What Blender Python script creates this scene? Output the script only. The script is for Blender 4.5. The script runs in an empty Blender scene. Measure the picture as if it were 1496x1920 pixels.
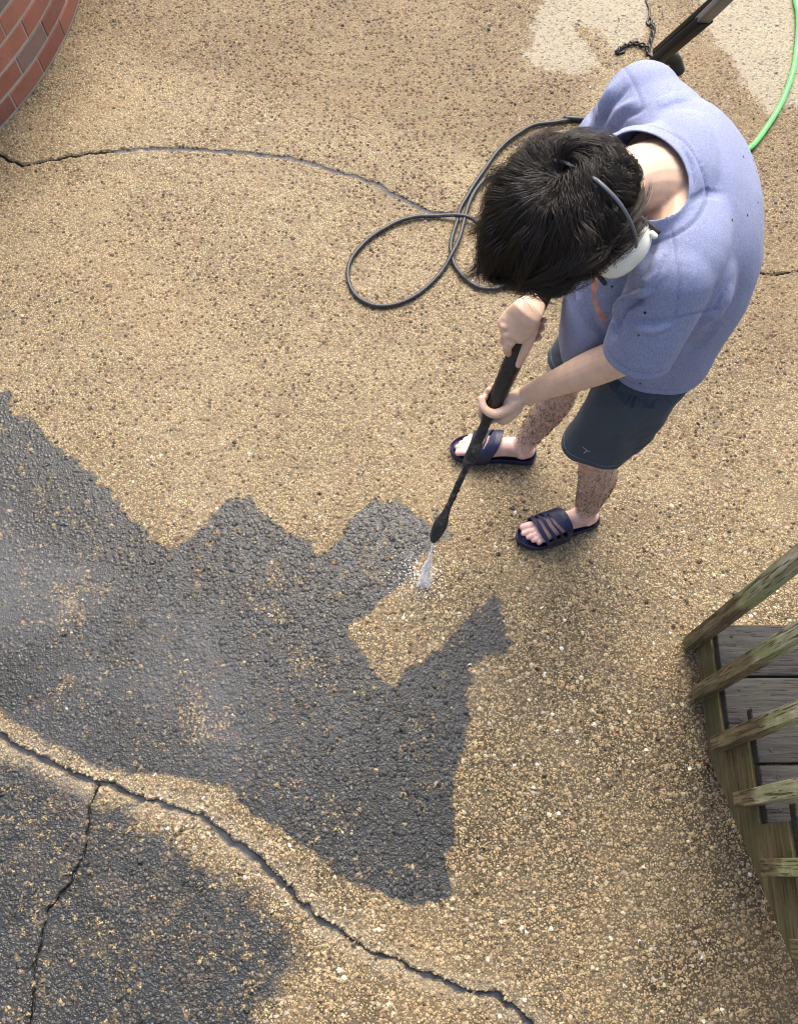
import bpy, bmesh, math, random
import numpy as np
from mathutils import Vector

rng = np.random.default_rng(7)
random.seed(7)
SC = bpy.context.scene
COL = SC.collection
R = math.radians

# ---------------------------------------------------------------- camera, sky, sun, exposure
FPX, CAM_H = 1700.0, 2.75
TILT = math.atan(675 / FPX)
cam_d = bpy.data.cameras.new('camera')
cam_d.sensor_fit = 'VERTICAL'; cam_d.sensor_height = 36; cam_d.lens = FPX / 1920 * 36
cam_d.clip_start = 0.05; cam_d.clip_end = 300
cam = bpy.data.objects.new('camera', cam_d); COL.objects.link(cam)
cam.location = (0, 0, CAM_H); cam.rotation_euler = (TILT, 0, 0)
SC.camera = cam

SUN_EL, SUN_AZ = R(54), R(6)          # azimuth measured from +Y towards +X
world = bpy.data.worlds.new('World'); SC.world = world; world.use_nodes = True
wn = world.node_tree.nodes; wl = world.node_tree.links
sky = wn.new('ShaderNodeTexSky'); sky.sky_type = 'NISHITA'; sky.sun_disc = False
sky.sun_elevation = SUN_EL; sky.sun_rotation = SUN_AZ
sky.air_density = 1.0; sky.dust_density = 7.0; sky.ozone_density = .6
bg = wn['Background']; bg.inputs['Strength'].default_value = 0.15
wl.new(sky.outputs['Color'], bg.inputs['Color'])
sun_d = bpy.data.lights.new('sun', 'SUN'); sun_d.energy = 1.5; sun_d.angle = R(48); sun_d.color = (1, .955, .88)
sun = bpy.data.objects.new('sun', sun_d); COL.objects.link(sun)
to_sun = Vector((math.sin(SUN_AZ) * math.cos(SUN_EL), math.cos(SUN_AZ) * math.cos(SUN_EL), math.sin(SUN_EL)))
sun.rotation_euler = to_sun.to_track_quat('Z', 'Y').to_euler()
SC.view_settings.view_transform = 'Standard'; SC.view_settings.look = 'None'
SC.view_settings.exposure = 1.08; SC.view_settings.gamma = 1
SC.cycles.volume_step_rate = 2.0
SC.cycles.use_denoising = True; SC.cycles.pixel_filter_type = 'BLACKMAN_HARRIS'; SC.cycles.filter_width = 1.15

# ---------------------------------------------------------------- measuring helpers
def P(px, py, h=0.0):
    """the point at height h that the photograph shows at this place"""
    x = (px - 748) / FPX; y = -(py - 960) / FPX
    c, s = math.cos(TILT), math.sin(TILT)
    k = (CAM_H - h) / (c - y * s)
    return np.array([x * k, (y * c + s) * k, h])
def PROJ(v):
    v = np.atleast_2d(v); c, s = math.cos(TILT), math.sin(TILT)
    z = v[:, 2] - CAM_H; yc = v[:, 1] * c + z * s; zc = -v[:, 1] * s + z * c
    return np.stack([748 + FPX * v[:, 0] / -zc, 960 - FPX * yc / -zc], 1)
def A(*p): return np.array(p, float)
def nrm(v): v = np.asarray(v, float); return v / (np.linalg.norm(v) + 1e-12)
def crop(pts, s, ox, oy): return [(x / s + ox, y / s + oy) for x, y in pts]

# ---------------------------------------------------------------- object helpers
def mesh_from(name, V, F, smooth=True):
    me = bpy.data.meshes.new(name)
    me.from_pydata([tuple(map(float, v)) for v in V], [], [tuple(map(int, f)) for f in F])
    if smooth: me.polygons.foreach_set('use_smooth', [True] * len(me.polygons))
    me.update(); return me
def link(name, me, mat=None, parent=None, label=None, cat=None, group=None, kind=None):
    o = bpy.data.objects.new(name, me); COL.objects.link(o)
    if mat is not None:
        for m in (mat if isinstance(mat, (list, tuple)) else [mat]): me.materials.append(m)
    if parent is not None:
        o.parent = parent; o.matrix_parent_inverse = parent.matrix_world.inverted() if False else o.matrix_parent_inverse
    tag(o, label, cat, group, kind); return o
def tag(o, label=None, cat=None, group=None, kind=None):
    if label: o['label'] = label
    if cat: o['category'] = cat
    if group: o['group'] = group
    if kind: o['kind'] = kind
    return o
def empty(name, label, cat, loc=(0, 0, 0)):
    o = bpy.data.objects.new(name, None); COL.objects.link(o); o.empty_display_size = .05
    o.location = loc
    return tag(o, label, cat)
class MB:
    """collects shapes into one mesh"""
    def __init__(s): s.V = []; s.F = []
    def add(s, V, F):
        b = len(s.V); s.V += [tuple(v) for v in V]; s.F += [tuple(i + b for i in f) for f in F]
    def tube(s, pts, rad, seg=12, up=(0, 0, 1), sub=4, cap=True, spow=2.0):
        pts = np.array(pts, float); n = len(pts)
        rad = np.array([(r, r) if np.isscalar(r) else r for r in (rad if hasattr(rad, '__len__') else [rad] * n)], float)
        if sub > 1 and n > 2:
            pts, rad = cr(pts, sub), np.maximum(cr(rad, sub), 1e-4)
        elif sub > 1:
            t = np.linspace(0, 1, sub + 1)[:, None]
            pts, rad = pts[0] * (1 - t) + pts[1] * t, rad[0] * (1 - t) + rad[1] * t
        T = np.gradient(pts, axis=0); T /= np.linalg.norm(T, axis=1)[:, None] + 1e-12
        if cap:
            k = np.array([.97, .8, .55, .25]); ph = np.array([.25, .6, .84, .97])
            r0, r1 = min(rad[0]), min(rad[-1])
            pre = [pts[0] - T[0] * r0 * p for p in ph[::-1]]; post = [pts[-1] + T[-1] * r1 * p for p in ph]
            rad = np.vstack([[rad[0] * q for q in k[::-1]], rad, [rad[-1] * q for q in k]])
            T = np.vstack([[T[0]] * 4, T, [T[-1]] * 4]); pts = np.vstack([pre, pts, post])
        u = nrm(np.asarray(up, float) - np.dot(up, T[0]) * T[0])
        if np.linalg.norm(np.cross(up, T[0])) < 1e-3: u = nrm(np.cross(T[0], (1, .3, .2)))
        V = []; ph = np.linspace(0, 2 * math.pi, seg, endpoint=False)
        ca = np.sign(np.cos(ph)) * np.abs(np.cos(ph)) ** (2 / spow); sa = np.sign(np.sin(ph)) * np.abs(np.sin(ph)) ** (2 / spow)
        for p, r, t in zip(pts, rad, T):
            u = nrm(u - np.dot(u, t) * t); w = np.cross(t, u)
            V += list(p + np.outer(ca * r[0], u) + np.outer(sa * r[1], w))
        m = len(pts); F = []
        for i in range(m - 1):
            for j in range(seg):
                a, b = i * seg + j, i * seg + (j + 1) % seg
                F.append((a, b, b + seg, a + seg))
        F.append(tuple(range(seg))[::-1]); F.append(tuple((m - 1) * seg + j for j in range(seg)))
        s.add(V, F)
    def ell(s, c, ax, r, nu=20, nv=12):
        c = np.asarray(c, float); ax = [np.asarray(a, float) for a in ax]
        V = [c + ax[2] * r[2]]; F = []
        for i in range(1, nv):
            th = math.pi * i / nv
            for j in range(nu):
                f = 2 * math.pi * j / nu
                V.append(c + ax[0] * r[0] * math.sin(th) * math.cos(f) + ax[1] * r[1] * math.sin(th) * math.sin(f) + ax[2] * r[2] * math.cos(th))
        V.append(c - ax[2] * r[2]); L = len(V) - 1
        for j in range(nu):
            k = (j + 1) % nu
            F.append((0, 1 + j, 1 + k)); F.append((L, 1 + (nv - 2) * nu + k, 1 + (nv - 2) * nu + j))
            for i in range(nv - 2):
                F.append((1 + i * nu + j, 1 + (i + 1) * nu + j, 1 + (i + 1) * nu + k, 1 + i * nu + k))
        s.add(V, F)
    def box(s, c, ax, r, bev=.003):
        c = np.asarray(c, float); ax = [np.asarray(a, float) for a in ax]
        bm = bmesh.new(); bmesh.ops.create_cube(bm, size=2)
        for v in bm.verts: v.co = Vector((v.co.x * r[0], v.co.y * r[1], v.co.z * r[2]))
        if bev: bmesh.ops.bevel(bm, geom=bm.edges[:] + bm.verts[:], offset=bev, segments=2, affect='EDGES', profile=.5)
        V = [c + ax[0] * v.co.x + ax[1] * v.co.y + ax[2] * v.co.z for v in bm.verts]
        F = [[v.index for v in f.verts] for f in bm.faces]; bm.free(); s.add(V, F)
    def build(s, name, mat, parent=None, smooth=True, **k): return link(name, mesh_from(name, s.V, s.F, smooth), mat, parent, **k)
def cr(p, sub):
    p = np.asarray(p, float); q = np.vstack([2 * p[0] - p[1], p, 2 * p[-1] - p[-2]]); out = []
    for i in range(len(p) - 1):
        a, b, c, d = q[i:i + 4]
        for t in np.linspace(0, 1, sub, endpoint=False):
            out.append(.5 * (2 * b + (c - a) * t + (2 * a - 5 * b + 4 * c - d) * t * t + (3 * b - a - 3 * c + d) * t ** 3))
    out.append(p[-1]); return np.array(out)
EX, EY, EZ = A(1, 0, 0), A(0, 1, 0), A(0, 0, 1)

def fuse(mb, voxel, it=3, fac=.5):
    """melt overlapping shapes into one continuous surface; returns verts, faces"""
    me = mesh_from('tmp', mb.V, mb.F); o = bpy.data.objects.new('tmp', me); COL.objects.link(o)
    m = o.modifiers.new('r', 'REMESH'); m.mode = 'VOXEL'; m.voxel_size = voxel
    if it:
        m = o.modifiers.new('s', 'SMOOTH'); m.factor = fac; m.iterations = it
    dg = bpy.context.evaluated_depsgraph_get(); e = bpy.data.meshes.new_from_object(o.evaluated_get(dg))
    bpy.data.objects.remove(o); bpy.data.meshes.remove(me)
    V = np.zeros(len(e.vertices) * 3); e.vertices.foreach_get('co', V); V = V.reshape(-1, 3)
    n = len(e.loops); li = np.zeros(n, int); e.loops.foreach_get('vertex_index', li)
    F = li.reshape(-1, 4) if n == 4 * len(e.polygons) else [list(p.vertices) for p in e.polygons]
    bpy.data.meshes.remove(e); return V, F
def normals(V, F):
    F = np.asarray(F); n = np.cross(V[F[:, 2]] - V[F[:, 0]], V[F[:, 3]] - V[F[:, 1]])
    N = np.zeros_like(V)
    for k in range(4): np.add.at(N, F[:, k], n)
    return N / (np.linalg.norm(N, axis=1)[:, None] + 1e-12)
def trim(V, F, fields):
    """keep where every field is > 0, edges snapped cleanly to the field's zero"""
    F = np.asarray(F); V = V.copy()
    for f in fields:
        val = f(V); keep = val > 0
        F = F[keep[F].sum(1) >= 2]
        used = np.zeros(len(V), bool); used[F.ravel()] = True
        idx = np.where(used & ~keep)[0]
        for _ in range(2):
            v = V[idx]; g = np.zeros_like(v); e = 1e-4; b = f(v)
            for k in range(3):
                d = v.copy(); d[:, k] += e; g[:, k] = (f(d) - b) / e
            V[idx] = v - (b / (np.sum(g * g, 1) + 1e-9))[:, None] * g
    used = np.zeros(len(V), bool); used[F.ravel()] = True
    mp = np.cumsum(used) - 1
    return V[used], mp[F]
def even_edges(V, F, it=8):
    V = V.copy(); E_ = np.concatenate([np.sort(F[:, [k, (k + 1) % 4]], 1) for k in range(4)]); u, n = np.unique(E_, axis=0, return_counts=True); b = u[n == 1]
    for _ in range(it):
        s_ = np.zeros_like(V); c_ = np.zeros(len(V))
        for p, q in ((0, 1), (1, 0)): np.add.at(s_, b[:, p], V[b[:, q]]); np.add.at(c_, b[:, p], 1)
        m_ = c_ >= 2; V[m_] = V[m_] * .5 + .5 * s_[m_] / c_[m_, None]
    return V
def solid(name, V, F, t, mat, parent, off=-1, attrs=None, **k):
    me = mesh_from(name, V, F)
    for an_, av_ in (attrs or {}).items(): me.attributes.new(an_, 'FLOAT', 'POINT').data.foreach_set('value', np.asarray(av_, np.float32))
    o = bpy.data.objects.new(name, me); COL.objects.link(o)
    m = o.modifiers.new('s', 'SOLIDIFY'); m.thickness = t; m.offset = off
    dg = bpy.context.evaluated_depsgraph_get(); e = bpy.data.meshes.new_from_object(o.evaluated_get(dg))
    bpy.data.objects.remove(o); bpy.data.meshes.remove(me); e.name = name
    e.polygons.foreach_set('use_smooth', [True] * len(e.polygons))
    return link(name, e, mat, parent, **k)
def vnoise(x, y, sc, seed=0):
    r = np.random.default_rng(seed).random((256, 256)); x = x * sc; y = y * sc
    i, j = np.floor(x).astype(int), np.floor(y).astype(int); f, g = x - i, y - j
    f, g = f * f * (3 - 2 * f), g * g * (3 - 2 * g); q = lambda a, b: r[a % 256, b % 256]
    return (q(i, j) * (1 - f) + q(i + 1, j) * f) * (1 - g) + (q(i, j + 1) * (1 - f) + q(i + 1, j + 1) * f) * g - .5
def seg_dist(X, Y, pts):
    """distance to a polyline and the position along it"""
    best = np.full(X.shape, 9.0, np.float32); along = np.zeros(X.shape, np.float32)
    for k in range(len(pts) - 1):
        ax, ay = pts[k]; bx, by = pts[k + 1]; dx, dy = bx - ax, by - ay
        t = np.clip(((X - ax) * dx + (Y - ay) * dy) / (dx * dx + dy * dy + 1e-12), 0, 1)
        d = np.hypot(X - ax - t * dx, Y - ay - t * dy); w = d < best
        best[w] = d[w]; along[w] = (k + t)[w]
    return best, along
def poly_sd(X, Y, pts):
    d, _ = seg_dist(X, Y, list(pts) + [pts[0]]); ins = np.zeros(X.shape, bool); n = len(pts)
    for k in range(n):
        (x0, y0), (x1, y1) = pts[k], pts[(k + 1) % n]
        c = ((y0 > Y) != (y1 > Y)) & (X < (x1 - x0) * (Y - y0) / (y1 - y0 + 1e-12) + x0); ins ^= c
    return np.where(ins, -d, d)

# ---------------------------------------------------------------- material helper
class Mat:
    def __init__(s, name):
        s.m = bpy.data.materials.new(name); s.m.use_nodes = True; s.t = s.m.node_tree
        s.b = s.t.nodes['Principled BSDF']; s.out = s.t.nodes['Material Output']
    def n(s, typ, ins=None, **kw):
        nd = s.t.nodes.new('ShaderNode' + typ)
        for k, v in kw.items(): setattr(nd, k, v)
        for k, v in (ins or {}).items(): s.set(nd.inputs[k], v)
        return nd
    def set(s, sock, v):
        if hasattr(v, 'is_output') or isinstance(v, bpy.types.NodeSocket): s.t.links.new(v, sock)
        else: sock.default_value = (*v, 1) if hasattr(v, '__len__') and len(v) == 3 and sock.type == 'RGBA' else v
    def bs(s, **k):
        for a, v in k.items(): s.set(s.b.inputs[a.replace('_', ' ')], v)
        return s
    def math(s, op, a, b=0.0, c=None, clamp=False):
        nd = s.n('Math', operation=op, use_clamp=clamp); s.set(nd.inputs[0], a); s.set(nd.inputs[1], b)
        if c is not None: s.set(nd.inputs[2], c)
        return nd.outputs[0]
    def mix(s, f, a, b, mode='MIX'):
        nd = s.n('Mix', data_type='RGBA', blend_type=mode); s.set(nd.inputs[0], f); s.set(nd.inputs[6], a); s.set(nd.inputs[7], b)
        return nd.outputs[2]
    def coord(s, scale=None, kind='Object'):
        o = s.n('TexCoord').outputs[kind]
        if scale is not None: o = s.n('Mapping', {0: o, 'Scale': scale}).outputs[0]
        return o
    def noise(s, v, scale, detail=2, rough=.5, dist=0): return s.n('TexNoise', {'Vector': v, 'Scale': scale, 'Detail': detail, 'Roughness': rough, 'Distortion': dist}).outputs['Fac']
    def vor(s, v, scale, feature='F1', rnd=1.0): return s.n('TexVoronoi', {'Vector': v, 'Scale': scale, 'Randomness': rnd}, feature=feature)
    def ramp(s, f, stops, interp='LINEAR'):
        nd = s.n('ValToRGB'); e = nd.color_ramp.elements; nd.color_ramp.interpolation = interp
        while len(e) < len(stops): e.new(.5)
        for el, (p, c) in zip(e, stops): el.position = p; el.color = (*c, 1) if hasattr(c, '__len__') else (c, c, c, 1)
        s.set(nd.inputs[0], f); return nd.outputs[0]
    def map(s, v, a, b, c=0.0, d=1.0, smooth=True):
        nd = s.n('MapRange', {0: v, 1: a, 2: b, 3: c, 4: d}); nd.interpolation_type = 'SMOOTHSTEP' if smooth else 'LINEAR'; return nd.outputs[0]
    def attr(s, name): return s.n('Attribute', attribute_name=name).outputs['Fac']
    def bump(s, h, dist=.001, strength=1.0): s.t.links.new(s.n('Bump', {'Height': h, 'Distance': dist, 'Strength': strength}).outputs[0], s.b.inputs['Normal'])
    def sep(s, v): return s.n('SeparateXYZ', {0: v}).outputs
    def rgb(s, c): return s.n('SeparateColor', {0: c}).outputs

# ================================================================ THE DRIVEWAY (exposed aggregate concrete)
def G(pts): return [tuple(P(x, y)[:2]) for x, y in pts]
C07 = lambda p: crop(p, 2.992, 0, 700)
C58 = lambda p: crop(p, 2.992, 500, 880)
C53 = lambda p: crop(p, 2.992, 500, 1300)
C03 = lambda p: crop(p, 2.992, 0, 1300)
GRIME = ([(-260, 640), (-60, 725)] + C07([(0, 105), (80, 105), (72, 150), (60, 200), (80, 240), (180, 250), (225, 290), (260, 360), (330, 420), (430, 490), (490, 550), (540, 575), (545, 630), (620, 655), (640, 710), (700, 780), (790, 850), (830, 910), (940, 970), (985, 980), (1060, 920), (1120, 880), (1180, 810), (1230, 760), (1280, 700), (1340, 690), (1390, 680), (1430, 710), (1450, 770)])
 + C58([(0, 260), (60, 310), (110, 350), (200, 390), (240, 400), (245, 440), (290, 480), (340, 470), (370, 420), (430, 350), (480, 280), (530, 230), (580, 200), (610, 165), (660, 185), (740, 175), (760, 200), (820, 240), (870, 280), (930, 320), (945, 400), (920, 450), (860, 500), (820, 540), (820, 590), (780, 640), (730, 670), (660, 720), (600, 780), (540, 840), (490, 855), (460, 900), (480, 950), (540, 1030), (580, 1100), (640, 1170), (700, 1210), (740, 1190), (780, 1130), (820, 1095), (880, 1080), (920, 1030), (980, 1000), (1030, 930), (1070, 890), (1090, 850), (1150, 830), (1180, 780), (1240, 740), (1260, 710), (1300, 720), (1310, 790), (1330, 850), (1340, 930), (1360, 970), (1330, 1020), (1260, 1055), (1180, 1080), (1130, 1120), (1150, 1190), (1130, 1250), (1120, 1330), (1160, 1370)])
 + C53([(1150, 110), (1125, 200), (1100, 330), (1060, 450), (1040, 580), (1050, 700), (1055, 800), (1050, 870), (1010, 920), (1020, 1020), (1040, 1100), (1010, 1170), (940, 1170), (880, 1190), (750, 1160), (600, 1110), (480, 1060), (370, 1000), (280, 920), (210, 860), (120, 790), (40, 740)])
 + C03([(1440, 700), (1350, 620), (1290, 540), (1150, 500), (1000, 470), (830, 470), (640, 440), (560, 440), (440, 370), (330, 300), (240, 270), (160, 190), (100, 170), (60, 150), (0, 95)]) + [(-60, 1300), (-300, 1150)])
GRIME2 = ([(-300, 1330), (-60, 1400)] + C03([(0, 330), (200, 410), (440, 505), (500, 540), (580, 600), (720, 650), (860, 760), (1000, 850), (1150, 960), (1300, 1060), (1420, 1130), (1496, 1190)]) + C53([(90, 1300), (190, 1390), (195, 1480), (120, 1560), (60, 1650), (0, 1750)]) + C03([(1440, 1850)]) + [(470, 1990), (-300, 1990)])
PALE = [[(1010, -90), (1195, -90), (1212, 0), (1215, 60), (1150, 98), (1120, 60), (1080, 42), (1083, 65), (1125, 118), (1090, 140), (1020, 128), (975, 108), (1000, 50), (1020, 0)],
        [(1300, -90), (1640, -90), (1640, 170), (1496, 200), (1440, 215), (1400, 165), (1350, 85), (1325, 55), (1318, 0)]]
NOZZLE_PATCH = [[(818, 955), (842, 985), (846, 1010), (822, 1020), (800, 1030)]]  # darker patch on the ground beside the nozzle
DAMP = [[(1215, -60), (1300, -60), (1340, 85), (1400, 165), (1496, 215), (1620, 250), (1620, 430), (1496, 400), (1380, 300), (1280, 150)], [(820, 150), (1100, 130), (1100, 240), (960, 300), (820, 240)], [(1400, 420), (1620, 380), (1620, 640), (1400, 700)], [(120, -120), (1030, -120), (985, 140), (1100, 160), (1090, 250), (900, 290), (600, 210), (330, 130), (150, 60)]]
JOINT = [(-300, 1240), (-90, 1335)] + C03([(0, 230), (60, 290), (180, 335), (300, 400), (420, 455), (530, 495), (640, 520), (720, 560), (800, 590), (880, 605), (960, 640), (1070, 660), (1150, 710), (1220, 760), (1290, 820), (1360, 870), (1430, 930)]) + C53([(0, 985), (100, 1080), (160, 1140), (220, 1200), (290, 1280), (370, 1320), (430, 1360), (500, 1400), (570, 1450), (630, 1475), (720, 1490), (790, 1530), (850, 1570), (930, 1590), (1010, 1640), (1100, 1660), (1170, 1680), (1290, 1690), (1340, 1740), (1400, 1790), (1450, 1840), (1480, 1855)]) + [(1040, 1990)]
CRACKS = [  # (points, half width in m, depth, filled with grey sealant)
    (crop([(-160, 930), (0, 1080), (60, 1120), (165, 1160), (230, 1150), (340, 1125), (420, 1115), (470, 1095), (560, 1085), (640, 1075), (740, 1070), (800, 1062)], 3.74, 0, 0), .0060, .014, 0),
    ([(196, 286), (228, 283), (266, 279), (330, 279), (410, 283), (470, 288), (540, 295), (600, 310), (627, 322), (653, 327), (667, 328), (688, 339), (712, 346), (728, 361), (744, 367), (771, 379), (792, 392), (808, 399), (857, 400)], .0085, .005, 1),
    ([(1380, 480), (1402, 500), (1420, 508), (1445, 516), (1470, 513), (1496, 508), (1560, 500)], .0042, .012, 0),
    (C03([(545, 512), (535, 570), (505, 640), (500, 720), (485, 830), (465, 920), (430, 990), (400, 1050), (350, 1130), (280, 1210), (245, 1320), (240, 1400), (205, 1490), (190, 1570), (200, 1650), (185, 1740), (175, 1855), (160, 2000)]), .0036, .012, 0),
    ([(1158, -60), (1155, 0), (1153, 20), (1160, 40), (1154, 60), (1162, 80)], .0016, .005, 0),
    ([(742, 655), (700, 700), (662, 735), (640, 752)], .0011, .003, 0),
]
def axis_steps(lo, hi, steps, far):
    v = list(steps); s = abs(v[1] - v[0]); a = v[0]
    left = []
    while a > lo: s *= 1.35; a -= s; left.append(a)
    s = abs(v[-1] - v[-2]); b = v[-1]; right = []
    while b < hi: s *= 1.35; b += s; right.append(b)
    return np.array(left[::-1] + v + right)
FINE = .0034
ysl = [-.72]
while ysl[-1] < 3.75:
    y = ysl[-1]; ysl.append(y + (FINE if y < 1.3 else FINE * (1 + (y - 1.3) * .42)))
GX = axis_steps(-45, 45, np.arange(-1.78, 1.80, FINE), 45); GY = axis_steps(-45, 60, ysl, 60)
Xg, Yg = np.meshgrid(GX, GY); X = Xg.ravel().astype(np.float32); Y = Yg.ravel().astype(np.float32)
inb = (np.abs(X) < 2.6) & (Y > -1.2) & (Y < 4.2)
xi, yi = X[inb], Y[inb]
wob = vnoise(xi, yi, 38, 1) * .016 + vnoise(xi, yi, 100, 2) * .010
def full(v, d=1.0):
    o = np.full(X.shape, d, np.float32); o[inb] = v; return o
grime = full(poly_sd(xi, yi, G(GRIME)) + wob)
grime2 = full(poly_sd(xi, yi, G(GRIME2)) + wob)
pale = full(np.minimum(*[poly_sd(xi, yi, G(p)) for p in PALE]) + wob * 2)
damp = full(np.minimum.reduce([poly_sd(xi, yi, G(p)) for p in DAMP]))
nozzle_patch = full(poly_sd(xi, yi, G(NOZZLE_PATCH[0])) + wob)
jag = vnoise(xi, yi, 60, 3) * .010 + vnoise(xi, yi, 150, 4) * .006
jd, _ = seg_dist(xi + vnoise(xi, yi, 25, 8) * .012, yi + vnoise(xi, yi, 25, 9) * .012, G(JOINT))
joint = jd - .0098 + jag * .85 + vnoise(xi, yi, 9, 14) * .006
Z = np.zeros(xi.shape, np.float32)
Z -= .013 * np.clip(-joint / .004 + .5, 0, 1)
crack_sd = np.full(xi.shape, 1.0, np.float32); seal_sd = np.full(xi.shape, 1.0, np.float32)
for pts, hw, dep, filled in CRACKS:
    d, al = seg_dist(xi + vnoise(xi, yi, 40, 5) * .008, yi + vnoise(xi, yi, 40, 6) * .008, G(pts)); n = len(pts)
    tap = np.clip(np.minimum(al, n - 1 - al) * 1.2 + .25, 0, 1)
    s = d - hw * tap + jag * .35
    if filled: seal_sd = np.minimum(seal_sd, s)
    else: crack_sd = np.minimum(crack_sd, s)
    Z -= dep * np.clip(-s / .004 + .4, 0, 1)
Z += vnoise(xi, yi, 1.1, 11) * .008 + vnoise(xi, yi, 5, 12) * .002
nx, ny = len(GX), len(GY); nv = nx * ny
co = np.zeros((nv, 3), np.float32); co[:, 0] = X; co[:, 1] = Y; co[:, 2] = full(Z, 0.0)
me = bpy.data.meshes.new('driveway'); me.vertices.add(nv); me.vertices.foreach_set('co', co.ravel())
ii = (np.arange(ny - 1)[:, None] * nx + np.arange(nx - 1)[None, :]).ravel()
quads = np.stack([ii, ii + 1, ii + 1 + nx, ii + nx], 1).astype(np.int32); nq = len(quads)
me.loops.add(nq * 4); me.loops.foreach_set('vertex_index', quads.ravel())
me.polygons.add(nq); me.polygons.foreach_set('loop_start', np.arange(nq, dtype=np.int32) * 4)
me.polygons.foreach_set('use_smooth', np.ones(nq, bool)); me.update(calc_edges=True)
for nm, arr in (('grime', grime), ('grime_b', grime2), ('pale', pale), ('nozzle_patch', nozzle_patch), ('damp', damp), ('joint', full(joint)), ('crack', full(crack_sd)), ('seal', full(seal_sd))):
    a = me.attributes.new(nm, 'FLOAT', 'POINT'); a.data.foreach_set('value', arr.astype(np.float32))

def aggregate_material():
    m = Mat('exposed_aggregate'); c = m.coord()
    warp = m.n('TexNoise', {'Vector': c, 'Scale': 60, 'Detail': 1}).outputs['Color']
    cw = m.n('MixRGB', {0: .0045, 1: c, 2: warp}, blend_type='LINEAR_LIGHT').outputs[0]
    v1 = m.vor(cw, 74); v2 = m.vor(cw, 165); big = m.vor(cw, 38)
    r1 = m.rgb(v1.outputs['Color']); r2 = m.rgb(v2.outputs['Color']); rb = m.rgb(big.outputs['Color'])
    d1, d2, db = v1.outputs['Distance'], v2.outputs['Distance'], big.outputs['Distance']
    # how coarse the surface is: coarser towards the near right, worn finer far away
    coarse = m.map(m.math('ADD', m.sep(c)[1], m.math('MULTIPLY', m.noise(c, 1.6, 2), .9)), .6, 2.0, 1.0, .45)
    present = m.map(m.math('ADD', r1[1], m.math('MULTIPLY', m.math('SUBTRACT', m.noise(c, 3.3, 4, .65), .5), 1.5)), .12, .36)                               # not every cell holds a stone proud of the paste
    dome1 = m.math('MULTIPLY', m.map(d1, .62, .12), present)
    dome2 = m.map(d2, .6, .1)
    isbig = m.map(rb[1], .90, .93)
    domeb = m.math('MULTIPLY', m.map(db, .42, .16), isbig)
    stone1 = m.math('MULTIPLY', m.map(d1, .52, .40), present)
    # stone colours
    tan = m.ramp(r1[0], [(0, (.05, .042, .036)), (.10, (.11, .085, .06)), (.24, (.21, .155, .095)), (.42, (.34, .25, .135)), (.58, (.27, .19, .105)), (.70, (.42, .325, .19)), (.80, (.26, .125, .06)), (.86, (.33, .30, .26)), (.965, (.43, .37, .255)), (.9975, (.62, .60, .54))])
    tan = m.mix(m.map(m.sep(c)[1], .5, 1.7, 0, .85), tan, m.mix(1.0, tan, (.50, .44, .42), 'MULTIPLY'))
    grain = m.ramp(r2[0], [(0, (.085, .066, .046)), (.25, (.25, .185, .105)), (.55, (.40, .315, .185)), (.8, (.31, .235, .13)), (1, (.43, .345, .215))])
    paste = m.mix(.42, (.39, .295, .16), grain)
    bigc = m.ramp(rb[0], [(0, (.035, .033, .036)), (.3, (.12, .095, .075)), (.5, (.30, .16, .085)), (.75, (.30, .26, .20)), (.97, (.34, .29, .21)), (1, (.55, .52, .46))])
    clean = m.mix(stone1, paste, tan); clean = m.mix(m.map(domeb, .3, .6), clean, bigc)
    # hollows between stones darkened in colour: grit plus painted relief shade
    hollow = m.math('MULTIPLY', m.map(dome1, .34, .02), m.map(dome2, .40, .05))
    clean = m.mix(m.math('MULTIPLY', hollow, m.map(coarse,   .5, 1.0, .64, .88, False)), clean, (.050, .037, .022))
    big_n = m.noise(c, 2.3, 4, .6); mid_n = m.noise(c, 9, 4, .6)
    clean = m.n('Gamma', {'Color': clean, 'Gamma': 1.38}).outputs[0]
    clean = m.n('HueSaturation', {'Color': clean, 'Hue': .509, 'Saturation': .82, 'Value': m.map(coarse, .5, 1.0, 1.36, 1.58, False)}).outputs[0]
    clean = m.mix(m.map(big_n, .35, .65, 0, .35), clean, m.mix(.45, clean, (.42, .34, .21)))
    clean = m.mix(m.map(mid_n, .47, .68, 0, .55), clean, m.mix(.55, clean, (.115, .085, .055)))
    clean = m.mix(m.map(m.noise(c, 1.3, 3), .52, .7, 0, .35), clean, m.mix(.4, clean, (.36, .24, .11)))
    damp = m.map(m.math('ADD', m.attr('damp'), m.math('MULTIPLY', m.math('SUBTRACT', mid_n, .5), .30)), .10, -.10)
    clean = m.mix(m.math('MULTIPLY', damp, .62), clean, m.mix(1.0, clean, (.62, .55, .46), 'MULTIPLY'))
    # dry pale patches at the back
    pm = m.map(m.math('ADD', m.attr('pale'), m.math('MULTIPLY', m.math('SUBTRACT', mid_n, .5), .08)), .014, -.014)
    dry = m.mix(.48, clean, (.36, .34, .27)); clean = m.mix(m.math('MULTIPLY', pm, .9), clean, dry)
    # black grime that has not been washed off yet
    fine = m.noise(c, 90, 3, .7); n20 = m.noise(c, 14, 5, .65)
    gsd = m.math('ADD', m.attr('grime'), m.math('MULTIPLY', m.math('SUBTRACT', fine, .5), .030))
    g1 = m.map(gsd, .004, -.006)
    deep = m.map(m.attr('grime'), 0, -.14)                          # the middle has been swept over lightly and shows stones through
    worn = m.math('MULTIPLY', m.map(m.math('ADD', m.math('MULTIPLY', n20, 1.0), m.math('MULTIPLY', m.math('SUBTRACT', m.noise(c, 4.2, 3), .5), .9)), .50, .74), deep)
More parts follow.
